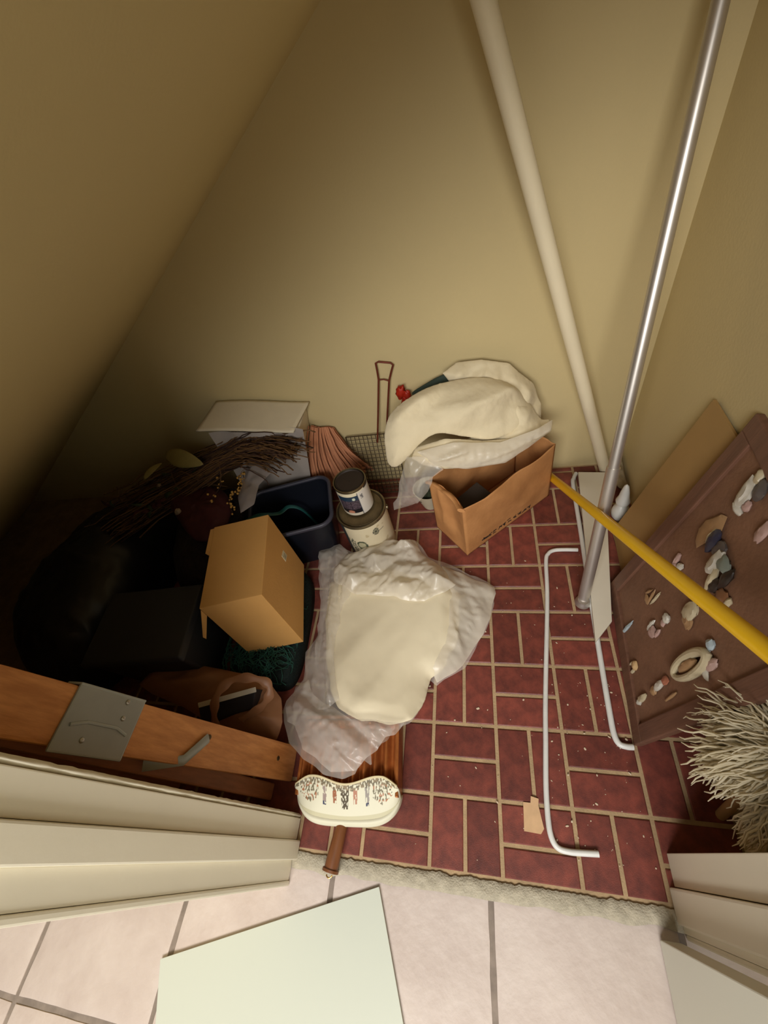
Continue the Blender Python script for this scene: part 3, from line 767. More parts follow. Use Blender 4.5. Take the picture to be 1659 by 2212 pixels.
# ---------------------------------------------------------------- paint cans
def can(name, loc, R, H, label, lidmat, tilt=0.0):
    th = thing(name, loc, label, 'paint can')
    mt = Matrix.Translation(V(loc))
    M_tin = mat('tin_rim', srgb(150, 138, 112), 0.35, 0.9, var=0.3, vscale=40)
    body = obj('body', MB().lathe([(R * 0.985, 0.0), (R, 0.004)] + [(R, 0.004 + (H - 0.016) * k / 70) for k in range(1, 71)] + [(R * 0.99, H - 0.010)], 140, mt, cap0=True), printmat('printed_label', 0.42), th, smooth=60)
    obj('rim', MB().lathe([(R * 0.99, H - 0.012), (R * 1.02, H - 0.010), (R * 1.03, H - 0.004), (R * 1.015, H), (R * 0.96, H), (R * 0.94, H - 0.006), (R * 0.90, H - 0.008)], 64, mt), M_tin, th, smooth=50)
    obj('lid', MB().lathe([(R * 0.90, H - 0.008), (R * 0.88, H - 0.001), (R * 0.84, H - 0.003), (R * 0.82, H - 0.005), (0.001, H - 0.005)], 64, mt), lidmat, th, smooth=50)
    return th, body
WHITE = srgb(222, 210, 178); INK = srgb(66, 66, 58)
th, body = can('paint_can', (-0.262, 0.812, 0.0), 0.089, 0.195, 'large white paint can under the smaller black lidded can', mat('tin_lid', srgb(150, 132, 98), 0.4, 0.8, var=0.3, vscale=30))
def big_label(co):
    a = math.degrees(math.atan2(co.y, co.x)) ; z = co.z      # -90 faces the doorway
    d = (a + 52 + 180) % 360 - 180
    dx = math.radians(d) * 0.089
    def ell(cx, cz, rx, rz): return ((dx - cx) / rx) ** 2 + ((z - cz) / rz) ** 2
    e = ell(0.0, 0.145, 0.012, 0.018)
    if 0.55 < e < 1.0 or e < 0.12: return INK
    if e <= 0.55: return srgb(150, 146, 120)
    if abs(z - 0.139) < 0.0012 and 0.012 < dx < 0.035: return INK
    e2 = ell(-0.066, 0.085, 0.020, 0.026)
    if 0.5 < e2 < 1.0: return srgb(70, 80, 62)
    if e2 <= 0.5: return srgb(186, 180, 146)
    e3 = ell(-0.100, 0.080, 0.012, 0.040)
    if e3 < 1 and noise.noise(V((dx * 300, z * 300, 0))) > 0: return srgb(80, 86, 72)
    if d < -75 or d > 110: return srgb(58, 64, 66)
    if noise.noise(V((dx * 40, z * 40, 3))) > 0.45: return srgb(200, 184, 146)
    return WHITE
paint(body, big_label)
ear = obj('handle_ear', MB().lathe([(0.001, 0), (0.010, 0), (0.010, 0.004), (0.004, 0.007), (0.001, 0.007)], 16, Matrix.Translation(V((-0.262, 0.812, 0.165))) @ Matrix.Rotation(math.radians(15), 4, 'Z') @ Matrix.Translation(V((0.089, 0, 0))) @ Matrix.Rotation(math.pi / 2, 4, 'Y')), mat('tin_rim', WHITE), th)
th2, body2 = can('small_paint_can', (-0.272, 0.832, 0.1955), 0.056, 0.125, 'small paint can with black lid and blue label stacked on the large can', mat('black_lid', srgb(46, 36, 30), 0.6))
def small_label(co):
    a = math.degrees(math.atan2(co.y, co.x)); z = co.z
    d = (a + 88 + 180) % 360 - 180; dx = math.radians(d) * 0.056
    if z > 0.108: return srgb(36, 34, 34) if d < -50 or d > 62 else srgb(228, 218, 188)
    if -0.050 < dx < 0.026:
        if z > 0.098: return srgb(228, 218, 188)
        if z < 0.014: return srgb(214, 204, 184)
        if z > 0.076:
            if ((dx - 0.012) / 0.006) ** 2 + ((z - 0.084) / 0.006) ** 2 < 1: return srgb(206, 214, 196)
            return srgb(34, 56, 78)
        if ((dx + 0.012) / 0.012) ** 2 + ((z - 0.020) / 0.009) ** 2 < 1: return srgb(190, 130, 104)
        n_ = noise.noise(V((dx * 160, z * 320, 0)))
        if z > 0.034: return srgb(96, 82, 92) if n_ > -0.05 else srgb(48, 40, 48)
        return srgb(30, 26, 32)
    if 0.026 <= dx < 0.030: return srgb(30, 48, 66)
    if 0.036 < dx < 0.048 and 0.075 < z < 0.095 and noise.noise(V((dx * 500, z * 200, 2))) > -0.2: return srgb(120, 118, 118)
    return srgb(220, 214, 204)
paint(body2, small_label)
# ================================================================ LEFT SIDE
# white carton against the back wall
M_carton = mat('white_foam_sheet', srgb(220, 208, 182), 0.7, var=0.08, vscale=7, bump=0.08, bscale=60)
M_greyfilm = mat('greyish_plastic', srgb(178, 168, 160), 0.35, var=0.12, vscale=8)
wc = thing('white_carton', (-0.62, 1.05, 0), 'white wrapped carton standing against the back wall behind dried stems', 'carton')
def warp(mb, amp, fr, sd):
    for i, v_ in enumerate(mb.v): mb.v[i] = v_ + noise.noise_vector(v_ * fr + V((sd, 0, 0))) * amp
    return mb
mb = MB().grid(lambda u, v: V((-0.80 + 0.27 * u + 0.01 * v + 0.085 * u * v, 0.985, 0.02 + 0.44 * v - 0.03 * u * v)) + V((0, 0.008 * math.sin(u * 9) - 0.012 * ridged(V((u, v, 0)), 3, .5, 2, 2), 0)), 40, 40)
obj('front_wrap', mb, M_greyfilm, wc, smooth=180)
mb = MB().grid(lambda u, v: V((-0.83 + 0.36 * u + 0.03 * v, 0.975 + 0.15 * v, 0.478 - 0.045 * u + 0.012 * v + 0.004 * math.sin(u * 5))), 24, 12)
ob = obj('top_sheet', mb, M_carton, wc, smooth=180); so = ob.modifiers.new('t', 'SOLIDIFY'); so.thickness = 0.006
obj('body', MB().hexa([V(p) for p in ((-.79, 1.0, 0), (-.56, 1.0, 0), (-.56, 1.128, 0), (-.79, 1.128, 0), (-.79, 1.0, .418), (-.46, 1.0, .418), (-.46, 1.128, .418), (-.79, 1.128, .418))]), M_carton, wc, smooth=0, bevel=0.004)

# peach pleated cloth
M_peach = mat('peach_cloth', srgb(208, 142, 104), 0.85, var=0.18, vscale=14, bump=0.1, bscale=90, trans=0.1)
ap = V((-0.455, 1.112, 0.345))
def fan(u, v):
    lo_ = V((-0.515 + 0.245 * u, 0.975 + 0.12 * u, 0.085 + 0.03 * u))
    top = ap + V((0.085 * u - 0.01, -0.004 * (1 - u), -0.030 * u - 0.005 * math.sin(u * 6)))
    p = top.lerp(lo_, v)
    pl = abs((u * 9) % 1 - 0.5) * 2
    n_ = V((-0.35, -0.75, 0.5))
    return p + n_ * (0.026 * pl * (0.35 + 0.65 * v) + 0.02 * math.sin(math.pi * v) + 0.004 * noise.noise(V((u * 14, v * 6, 0)))) + V((0, 0, 0.015 * noise.noise(V((u * 12, 3, 0))) * v))
rs = random.Random(14); mb = MB()
for k in range(22):
    u = (k + rs.uniform(0.1, 0.9)) / 22; du = rs.uniform(-0.05, 0.05); lift = rs.uniform(0, 0.014); cut_ = rs.uniform(0.86, 1.06)
    path = [fan(min(1, max(0, u + du * q / 9)), q / 9 * cut_) + V((-0.3, -0.7, 0.5)) * lift * math.sin(math.pi * min(1, q / 9 + 0.2)) for q in range(10)]
    wd = rs.uniform(0.005, 0.010)
    mb.tube(path, [wd * (0.55 + 0.6 * q / 9) for q in range(10)], 8, flat=0.4, up=(-0.35, -0.75, 0.5))
mb.grid(lambda u, v: fan(u, v) + V((0.003, 0.010, -0.006)), 60, 12)
pc = obj('pleated_cloth', mb, M_peach, origin=(-0.38, 1.03, 0.08), smooth=60)
tag(pc, 'peach pleated cloth fanned out behind the paint cans', 'cloth')

# dark blue bin
M_navy = mat('navy_plastic', srgb(24, 27, 36), 0.35, var=0.1, vscale=6)
M_navyrim = mat('navy_plastic_rim', srgb(60, 60, 72), 0.4)
bc = V((-0.520, 0.800, 0)); brot = Matrix.Rotation(math.radians(15), 3, 'Z')
bn = thing('storage_bin', tuple(bc), 'open dark blue plastic bin beside the paint cans', 'bin')
def rr(w2, d2, rad, n=10):
    pts = []
    for cx, cy, a0 in ((w2 - rad, d2 - rad, 0), (-w2 + rad, d2 - rad, 90), (-w2 + rad, -d2 + rad, 180), (w2 - rad, -d2 + rad, 270)):
        for k in range(n + 1):
            a = math.radians(a0 + 90 * k / n); pts.append((cx + rad * math.cos(a), cy + rad * math.sin(a)))
    return pts
def shell(rings, close_first=True):
    mb = MB(); vs = []; N_ = len(rings[0][0])
    for pts, z in rings:
        for (x, y) in pts: vs.append(bc + brot @ V((x, y, z)))
    fs = []
    for j in range(len(rings) - 1):
        for k in range(N_):
            k2 = (k + 1) % N_; fs.append((j * N_ + k, j * N_ + k2, (j + 1) * N_ + k2, (j + 1) * N_ + k))
    if close_first: fs.append(tuple(reversed(range(N_))))
    fs.append(tuple((len(rings) - 1) * N_ + k for k in range(N_)))
    return mb.add(vs, fs)
w2, d2 = 0.15, 0.115
obj('tub', shell([(rr(w2 - .03, d2 - .025, .04), 0.001), (rr(w2, d2, .045), 0.225), (rr(w2 - .004, d2 - .004, .043), 0.225), (rr(w2 - .034, d2 - .029, .04), 0.006)]), M_navy, bn, smooth=50)
mb = MB(); path = [bc + brot @ V((x, y, 0.226)) for x, y in rr(w2 + .004, d2 + .004, .047)]
obj('rim', MB().tube(path + [path[0]], 0.0075, 8, caps=False, flat=1.2), M_navyrim, bn, smooth=60)
# teal cord in the bin
tp = catmull([(-0.665, 0.735, 0.244), (-0.62, 0.76, 0.245), (-0.575, 0.80, 0.20), (-0.54, 0.83, 0.20), (-0.50, 0.84, 0.16), (-0.46, 0.83, 0.05)], 40, closed=False)
tag(obj('teal_ribbon', MB().tube(tp, 0.009, 10, flat=0.25), mat('teal_satin', srgb(36, 92, 92), 0.35), origin=(-0.56, 0.8, 0.2), smooth=60), 'teal ribbon trailing into the dark blue bin', 'ribbon')

# cardboard box
M_card = mat('cardboard', srgb(212, 160, 92), 0.75, var=0.10, vscale=5, bump=0.05, bscale=120)
q0 = V((-0.435, 0.382, 0.363)); c1 = V((-0.066, 0.282, 0.0)); c2 = V((-0.178, -0.042, 0.0)); hz = 0.262
bx = thing('cardboard_box', tuple(q0 + c1 * .5 + c2 * .5 - V((0, 0, hz))), 'closed tan cardboard box standing tall on green netting', 'box')
def bq(a, b_, z): return q0 + c1 * a + c2 * b_ + V((0.03 * (1 - z), -0.028 * (1 - z), -hz * (1 - z)))
mb = MB().hexa([bq(0, 0, 0), bq(1, 0, 0), bq(1, 1, 0), bq(0, 1, 0), bq(0, 0, 1), bq(1, 0, 1), bq(1, 1, 1), bq(0, 1, 1)])
obj('body', mb, M_card, bx, smooth=0, bevel=0.002)
fl_n = V((c1.y, -c1.x, 0)).normalized()
def patch(name, pts, m_, th_=0.002):
    pts = [V(p) for p in pts]; n_ = (pts[1] - pts[0]).cross(pts[2] - pts[0]).normalized()
    mb = MB().hexa(pts + [p + n_ * th_ for p in pts]); return obj(name, mb, m_, bx, smooth=0)
# loose flap hanging at the far left edge
patch('flap', [bq(0.02, 1.0, 0.985), bq(0.62, 1.0, 0.985), bq(0.60, 1.03, 0.85), bq(0.04, 1.05, 0.85)], M_card)
patch('flap', [bq(0.62, 1.0, 0.985), bq(0.99, 1.0, 0.985), bq(0.98, 1.07, 0.99), bq(0.66, 1.08, 0.99)], M_card)
patch('flap', [bq(0.0, 1.0, 0.97), bq(0.0, 1.0, 0.86), bq(-0.10, 1.20, 0.62), bq(-0.10, 1.22, 0.66)], M_card)
# small white label on the right hand side
l0 = V((0.0012, 0.0003, 0))
lab = obj('sticker', MB().hexa([bq(0.70, 0, 0.52) + l0 * .1, bq(0.80, 0, 0.50) + l0 * .1, bq(0.80, 0, 0.60) + l0 * .1, bq(0.70, 0, 0.63) + l0 * .1, bq(0.70, 0, 0.52) + l0, bq(0.80, 0, 0.50) + l0, bq(0.80, 0, 0.60) + l0, bq(0.70, 0, 0.63) + l0]), mat('white_sticker', srgb(216, 206, 176), 0.6), bx, smooth=0, label='small white sticker')
for k in range(3):
    zz = 0.535 + k * 0.022
    obj('sticker_line', MB().tube([bq(0.72, 0, zz) + l0 * 1.2, bq(0.78, 0, zz - 0.008) + l0 * 1.2], 0.0008, 5), mat('grey_ink', srgb(120, 112, 100)), lab)
# dark green netting heap under the box
M_net = mat('dark_green_string', srgb(40, 92, 80), 0.7, var=0.3, vscale=30)
net = thing('green_netting', (-0.52, 0.35, 0), 'tangled heap of dark green netting under the cardboard box', 'netting')
heap = [(-0.655, 0.25, 0.0), (-0.66, 0.50, 0.0), (-0.60, 0.66, 0.0), (-0.47, 0.62, 0.0), (-0.435, 0.42, 0.0), (-0.45, 0.245, 0.0), (-0.58, 0.235, 0.0)]
obj('heap', cloth(heap, 0.098, 0.010, 12, 0.3, 1.5, 6, nr=24, na=90, power=0.22, bottom=0.0, floor=0.001), mat('dark_green_mesh_cloth', srgb(16, 34, 32), 0.8, var=0.4, vscale=40, bump=0.5, bscale=160), net, smooth=180)
mb = MB(); rs = random.Random(21)
for k in range(150):
    x = rs.uniform(-0.65, -0.46); y = rs.uniform(0.24, 0.42)
    p = V((x, y, 0.09)); ang = rs.uniform(0, 6.28); path = []
    for q in range(9):
        ang += rs.gauss(0, .8)
        p = p + V((math.cos(ang), math.sin(ang), 0)) * 0.016
        p.x = max(-0.66, min(-0.44, p.x)); p.y = max(0.235, min(0.52, p.y))
        edge = min(1, max(0, (p.y - 0.225) / 0.06)) * min(1, max(0, (-0.43 - p.x) / 0.05))
        path.append(V((p.x, p.y, 0.03 + 0.076 * edge ** .5 + rs.uniform(-0.004, 0.010))))
    mb.tube(path, 0.0013, 4, caps=False)
o = obj('strings', mb, M_net, net, smooth=180); o['kind'] = 'stuff'

# dark grey plastic bin on the left
M_dark = mat('dark_grey_plastic', srgb(50, 50, 54), 0.45, var=0.1, vscale=5)
db = thing('dark_bin', (-0.83, 0.33, 0), 'dark grey lidded plastic tub in the shade behind the tan bag', 'tub')
def dbp(x, y, z): return V((-0.845, 0.325, 0)) + Matrix.Rotation(math.radians(6), 3, 'Z') @ V((x, y, z))
mb = MB().hexa([dbp(-.13, -.09, .001), dbp(.13, -.09, .001), dbp(.13, .09, .001), dbp(-.13, .09, .001), dbp(-.155, -.11, .27), dbp(.155, -.11, .27), dbp(.155, .11, .27), dbp(-.155, .11, .27)])
obj('body', mb, M_dark, db, smooth=40, bevel=0.015, bseg=3)
mb = MB().hexa([dbp(-.165, -.12, .268), dbp(.165, -.12, .268), dbp(.165, .12, .268), dbp(-.165, .12, .268), dbp(-.16, -.115, .292), dbp(.16, -.115, .292), dbp(.16, .115, .292), dbp(-.16, .115, .292)])
obj('lid', mb, M_dark, db, smooth=40, bevel=0.006, bseg=3)

# dark lump added to fill the darkness at the far left under the slope
tag(obj('dark_corner_lump', cloth([(-1.55, 0.35, 0.0), (-1.5, 0.8, 0.0), (-1.3, 1.0, 0.0), (-1.09, 0.85, 0), (-1.07, 0.55, 0), (-1.10, 0.25, 0), (-1.3, 0.15, 0)], 0.30, 0.03, 6, 0.4, 1.5, 8, nr=30, na=100, power=0.5, bottom=0.0, floor=0.001),
        mat('dark_corner_fill', srgb(26, 24, 24), 0.35, spec=0.5), origin=(-1.25, 0.6, 0), smooth=180), 'added dark lump filling the darkness far back under the sloped ceiling', 'bag')

# ---------------------------------------------------------------- dried flower arrangement
M_stem = mat('dry_brown_stem', srgb(112, 80, 46), 0.8, var=0.35, vscale=30)
M_stem2 = mat('dark_stem', srgb(70, 46, 34), 0.85, var=0.3, vscale=30)
M_leaf = mat('olive_leaf', srgb(150, 136, 82), 0.6, var=0.2, vscale=20)
M_gold = mat('gold_berry', srgb(190, 146, 74), 0.35, 0.3)
M_burg = mat('burgundy_cloth', srgb(66, 22, 26), 0.7, var=0.3, vscale=20)
M_green = mat('dark_green_leaf', srgb(50, 60, 30), 0.6, var=0.3, vscale=20)
da = thing('dried_flower_arrangement', (-0.78, 0.82, 0), 'dark arrangement of dried stems, leaves and gold berries left of the bin', 'dried flowers')
obj('base_mass', cloth([(-1.02, 0.72, 0.0), (-0.98, 0.98, 0.0), (-0.85, 0.965, 0), (-0.70, 0.96, 0), (-0.675, 0.82, 0), (-0.695, 0.68, 0), (-0.73, 0.56, 0), (-0.90, 0.50, 0)], 0.27, 0.02, 12, 0.5, 1.5, 4, nr=24, na=90, power=0.35, bottom=0.0, floor=0.001), mat('dark_brush', srgb(44, 30, 24), 0.9, var=0.5, vscale=40, bump=0.8, bscale=120), da, smooth=180)
mb = MB(); mb2 = MB(); rs = random.Random(4)
pa = V((-1.209, 0.734, 0.270)); pb = V((-0.923, 0.871, 0.330)); pc_ = V((-0.644, 0.953, 0.400)); pd = V((-0.484, 0.931, 0.380))
for k in range(420):
    sp = V((rs.gauss(0, .040), rs.gauss(0, .052), rs.gauss(0, .022)))
    a0 = rs.uniform(-0.05, 0.4); a1 = rs.uniform(0.6, 1.05)
    ctrl = [pa, pb, pc_, pd]; cu = catmull(ctrl, 21, closed=False)
    path = []
    n0 = int(max(0, a0) * 20); n1 = int(min(1, a1) * 20)
    for q in range(n0, n1 + 1):
        wob = V((rs.gauss(0, .003), rs.gauss(0, .003), rs.gauss(0, .003)))
        spread = 0.5 + 1.0 * abs(q / 20 - 0.55)
        pp = cu[q] + sp * spread + wob; pp.y = min(pp.y, 1.115)
        path.append(pp)
    (mb if rs.random() < .6 else mb2).tube(path, rs.uniform(.0012, .0030), 5, caps=False)
for k in range(40):   # stray twigs
    p = pd.lerp(pa, rs.random()) + V((rs.gauss(0, .03), rs.gauss(0, .03), 0.01)); dv = V((rs.gauss(0, 1), rs.gauss(0, 1), rs.uniform(0, .8))).normalized()
    path = []
    for q in range(7):
        dv = (dv + V((rs.gauss(0, .2), rs.gauss(0, .2), rs.gauss(-.03, .15)))).normalized(); p = p + dv * 0.014; p.y = min(p.y, 1.12); path.append(p.copy())
    mb.tube(path, 0.0012, 4, caps=False)
o = obj('stems', mb, M_stem, da, smooth=180); o['kind'] = 'stuff'
o = obj('stems', mb2, M_stem2, da, smooth=180); o['kind'] = 'stuff'
def leaf(name, base, tip, width, m_, nrm_=(0, -0.6, 0.8), curl=0.01, parent=da):
    base, tip = V(base), V(tip); ax_ = tip - base; s_ = ax_.cross(V(nrm_)).normalized(); n_ = s_.cross(ax_).normalized()
    def f_(u, v):
        wdt = width * math.sin(math.pi * min(1, 0.06 + 0.94 * u)) ** 0.7 * (1 - 0.25 * u)
        x = (v - 0.5)
        return base + ax_ * u + s_ * x * wdt + n_ * (curl * math.sin(math.pi * u) - 0.25 * wdt * (0.25 - x * x) * -1)
    ob = obj(name, MB().grid(f_, 14, 8), m_, parent, smooth=180)
    so = ob.modifiers.new('t', 'SOLIDIFY'); so.thickness = 0.0008
    return ob
leaf('leaf', (-0.987, 0.940, 0.410), (-0.794, 0.869, 0.410), 0.075, M_leaf)
leaf('leaf', (-1.086, 0.869, 0.360), (-1.032, 0.940, 0.370), 0.03, M_leaf)
rs = random.Random(9)
for k in range(26):
    px_ = pa.lerp(pb, rs.random()) + V((rs.gauss(0, .05), rs.gauss(-.03, .05), rs.uniform(0, .03)))
    dv = V((rs.gauss(0, 1), rs.gauss(0, 1), rs.uniform(.1, .6))).normalized() * rs.uniform(.03, .07)
    leaf('leaf', tuple(px_), tuple(px_ + dv), rs.uniform(.012, .022), M_green if k % 3 else M_burg)
# gold berry sprays
def spray(pts, n_, seed):
    rs = random.Random(seed); path = catmull(pts, 24, closed=False)
    sp_ = obj('berry_spray', MB().tube(path, 0.0013, 5), M_stem2, da)
    for k in range(n_):
        p = path[int(k / n_ * 23)] + V((rs.gauss(0, .008), rs.gauss(0, .008), rs.gauss(.004, .005)))
        obj('berry', MB().ball(p, rs.uniform(.0032, .0052), 8, 6), M_gold, sp_, origin=tuple(p))
spray([(-0.681, 0.864, 0.340), (-0.679, 0.817, 0.330), (-0.702, 0.773, 0.320), (-0.674, 0.713, 0.310)], 34, 1)
spray([(-0.779, 0.886, 0.350), (-0.750, 0.836, 0.340), (-0.767, 0.780, 0.330), (-0.768, 0.759, 0.330)], 14, 2)
spray([(-0.672, 0.870, 0.345), (-0.651, 0.821, 0.335), (-0.662, 0.794, 0.330)], 14, 3)
# burgundy ribbon mass and pale blossom
obj('burgundy_ribbon', cloth([(-0.991, 0.821, 0.300), (-0.898, 0.860, 0.300), (-0.770, 0.839, 0.300), (-0.698, 0.747, 0.300), (-0.696, 0.647, 0.300), (-0.770, 0.612, 0.300), (-0.882, 0.695, 0.300)], 0.03, 0.015, 14, 0.4, 2, 3, nr=18, na=70, bottom=0.8), M_burg, da, smooth=180)
for (qx, qy, qz, rr_) in ((-0.879, 0.720, 0.335) + (0.010,), (-1.017, 0.846, 0.340) + (0.008,), (-1.302, 0.758, 0.280) + (0.007,)):
    obj('blossom', MB().ball((qx, qy, qz), (rr_ * 1.4, rr_, rr_), 12, 8, lump=0.6), mat('dusty_blossom', srgb(150, 132, 116), 0.8), da, origin=(qx, qy, qz))
# plastic film over the dried stems
tag(obj('grey_plastic_film', creased([(-0.660, 0.912, 0.360), (-0.587, 0.916, 0.360), (-0.542, 0.855, 0.360), (-0.575, 0.793, 0.360), (-0.566, 0.711, 0.360), (-0.604, 0.675, 0.360), (-0.638, 0.746, 0.360), (-0.645, 0.842, 0.360)], 0.007, 0.008, 0.02, (0.02, 0.024), (0.004, 0.012), 0.5, 2.0, 19), mat('grey_film', srgb(150, 140, 136), 0.35, alpha=0.7), origin=V((-0.600, 0.816, 0.360)), smooth=180),
    'crumpled grey plastic film between dried stems and the blue bin', 'plastic film')

# ---------------------------------------------------------------- wooden ladder just inside the doorway
M_wood = mat('orange_brown_wood', srgb(228, 160, 100), 0.5, var=0.3, vscale=5, vcol=srgb(194, 128, 74), stretch=(14, 14, 1.2), bump=0.08, bscale=40)
M_wood2 = mat('red_brown_wood', srgb(184, 120, 80), 0.55, var=0.3, vscale=5, stretch=(14, 14, 1.2))
M_galv = mat('painted_grey_metal', srgb(172, 176, 172), 0.42, 0.3, var=0.12, vscale=12)
lad = thing('wooden_ladder', (-0.47, 0.03, 0), 'orange-brown wooden folding ladder upright behind the left door jamb', 'ladder')
def beam(name, bot, top, wy, wx, m_, bev=0.004):
    bot, top = V(bot), V(top); dd = top - bot; dd.normalize(); ey = V((0, 1, 0)) - dd * dd.y; ey.normalize(); ex = ey.cross(dd).normalized()
    if ex.x < 0: ex = -ex
    p = []
    for base in (bot, top):
        for sx, sy in ((-1, -1), (1, -1), (1, 1), (-1, 1)): p.append(base + ex * wx / 2 * sx + ey * wy / 2 * sy)
    zmin = min(q.z for q in p[:4])
    for q in p[:4]: q.z = max(q.z, 0.001)
    return obj(name, MB().hexa(p), m_, lad, smooth=0, bevel=bev)
ra, rb = V((-0.402, 0.036, 0.002)), V((-0.535, -0.018, 0.93))
beam('front_rail', ra, rb, 0.088, 0.024, M_wood, 0.006)
beam('rear_leg', (-0.450, -0.036, 0.002), (-0.585, -0.040, 0.86), 0.040, 0.024, M_wood2)
beam('front_rail', ra + V((-.30, 0, 0)), V((-0.80, -0.018, 0.78)), 0.088, 0.024, M_wood, 0.006)
beam('rear_leg', (-0.745, -0.036, 0.002), (-0.84, -0.040, 0.74), 0.040, 0.024, M_wood2)
for k in (0.28, 0.56):
    c_ = ra.lerp(rb, k); obj('tread', MB().box((c_.x - 0.275, c_.y - 0.034, c_.z - 0.011), (c_.x - 0.0135, c_.y + 0.034, c_.z + 0.011)), M_wood2, lad, smooth=0, bevel=0.003)
# grey hinge plate wrapped over the rail
def rp(k, y, x): # along rail, across rail, outwards
    c_ = ra.lerp(rb, k); return V((c_.x + x, c_.y + y, c_.z))
k0, k1 = 0.62, 0.765
P8 = [rp(k0, -0.052, 0.0125), rp(k1, -0.052, 0.0125), rp(k1, 0.047, 0.0125), rp(k0, 0.047, 0.0125), rp(k0, -0.052, 0.0165), rp(k1, -0.052, 0.0165), rp(k1, 0.047, 0.0165), rp(k0, 0.047, 0.0165)]
hp_ = obj('hinge_plate', MB().hexa(P8), M_galv, lad, smooth=0, bevel=0.003)
obj('plate_side', MB().hexa([rp(k0, 0.0455, -0.013), rp(k1, 0.0455, -0.013), rp(k1, 0.0455, 0.0165), rp(k0, 0.0455, 0.0165), rp(k0, 0.0495, -0.013), rp(k1, 0.0495, -0.013), rp(k1, 0.0495, 0.0165), rp(k0, 0.0495, 0.0165)]), M_galv, hp_, smooth=0, bevel=0.0015)
for kk, yy in ((0.655, 0.012), (0.66, 0.038), (0.715, -0.03)):
    c_ = rp(kk, yy, 0.0165)
    obj('rivet', MB().ball(c_, (0.003, 0.0048, 0.0048), 12, 8), mat('brushed_steel', srgb(180, 178, 172), 0.35, 1.0), hp_, origin=tuple(c_))
obj('pressed_rib', MB().tube([rp(0.635, -0.012, 0.0165), rp(0.66, -0.004, 0.0165), rp(0.72, -0.004, 0.0165), rp(0.75, -0.012, 0.0165)], 0.003, 8), M_galv, hp_)
# diagonal brace between rail and leg
obj('brace', MB().tube([rp(0.415, 0.012, 0.018), rp(0.465, -0.035, 0.016), (-0.50, -0.045, 0.48)], 0.011, 8, flat=0.3, up=(1, 0, 0)), M_galv, lad, smooth=50)
c_ = rp(0.413, 0.014, 0.018)
obj('bolt', MB().ball(c_, (0.004, 0.006, 0.006), 12, 8), mat('dark_bolt', srgb(96, 80, 56), 0.5, 0.7), lad, origin=tuple(c_))
c_ = rp(0.10, 0.004, 0.012)
obj('bolt', MB().ball(c_, (0.002, 0.006, 0.008), 12, 8), mat('dark_bolt', srgb(96, 80, 56), 0.5, 0.7), lad, origin=tuple(c_))

# ---------------------------------------------------------------- tan shopping bag holding a dark book
M_tanbag = mat('tan_thin_plastic', srgb(176, 126, 92), 0.4, var=0.15, vscale=10, trans=0.2, alpha=0.93)
tb = thing('shopping_bag', (-0.58, 0.15, 0), 'crumpled tan plastic shopping bag behind the wooden ladder', 'bag')
obj('bag_body', creased([(-0.903, 0.190, 0.140), (-0.855, 0.246, 0.140), (-0.716, 0.255, 0.140), (-0.571, 0.240, 0.130), (-0.475, 0.223, 0.110), (-0.433, 0.183, 0.100), (-0.420, 0.126, 0.080), (-0.434, 0.081, 0.060), (-0.484, 0.086, 0.080), (-0.598, 0.088, 0.090), (-0.739, 0.140, 0.100), (-0.855, 0.168, 0.120)], 0.008, 0.028, 0.05, (0.026, 0.03), (0.005, 0.013), 0.2, 2.5, 18, floor=0.002), M_tanbag, tb, smooth=180)
# bag handle loop
hl = [(-0.579, 0.083, 0.150), (-0.577, 0.115, 0.190), (-0.565, 0.156, 0.220), (-0.533, 0.193, 0.225), (-0.475, 0.203, 0.220), (-0.435, 0.195, 0.200), (-0.433, 0.168, 0.180), (-0.463, 0.141, 0.160), (-0.520, 0.112, 0.140)]
obj('bag_handle', MB().tube(catmull(hl, 50, closed=False), [0.011 + 0.003 * math.sin(k * .9) for k in range(50)], 10, flat=0.28, up=(0.1, -0.3, 1)), M_tanbag, tb, smooth=60)
bk = thing('book', (-0.573, 0.149, 0.150), 'dark book with white page edges sticking out of the tan bag', 'book')
g0, g1, g2, g3 = [V(p) for p in [(-0.642, 0.135, 0.180), (-0.479, 0.186, 0.180), (-0.489, 0.142, 0.150), (-0.630, 0.091, 0.150)]]
dn = V((0, 0.02, -0.09))
obj('cover', MB().hexa([g0 + dn, g1 + dn, g2 + dn, g3 + dn, g0, g1, g2, g3]), mat('dark_book_cover', srgb(34, 32, 36), 0.5), bk, smooth=0, bevel=0.0015)
up_ = V((0, 0.003, 0.0015)); q_ = (g3 - g0) * 0.16
obj('pages', MB().hexa([g0 - q_ * .2, g1 - q_ * .2, g1 + q_, g0 + q_, g0 - q_ * .2 + up_, g1 - q_ * .2 + up_, g1 + q_ + up_, g0 + q_ + up_]), mat('white_paper', srgb(214, 206, 190), 0.7), bk, smooth=0)

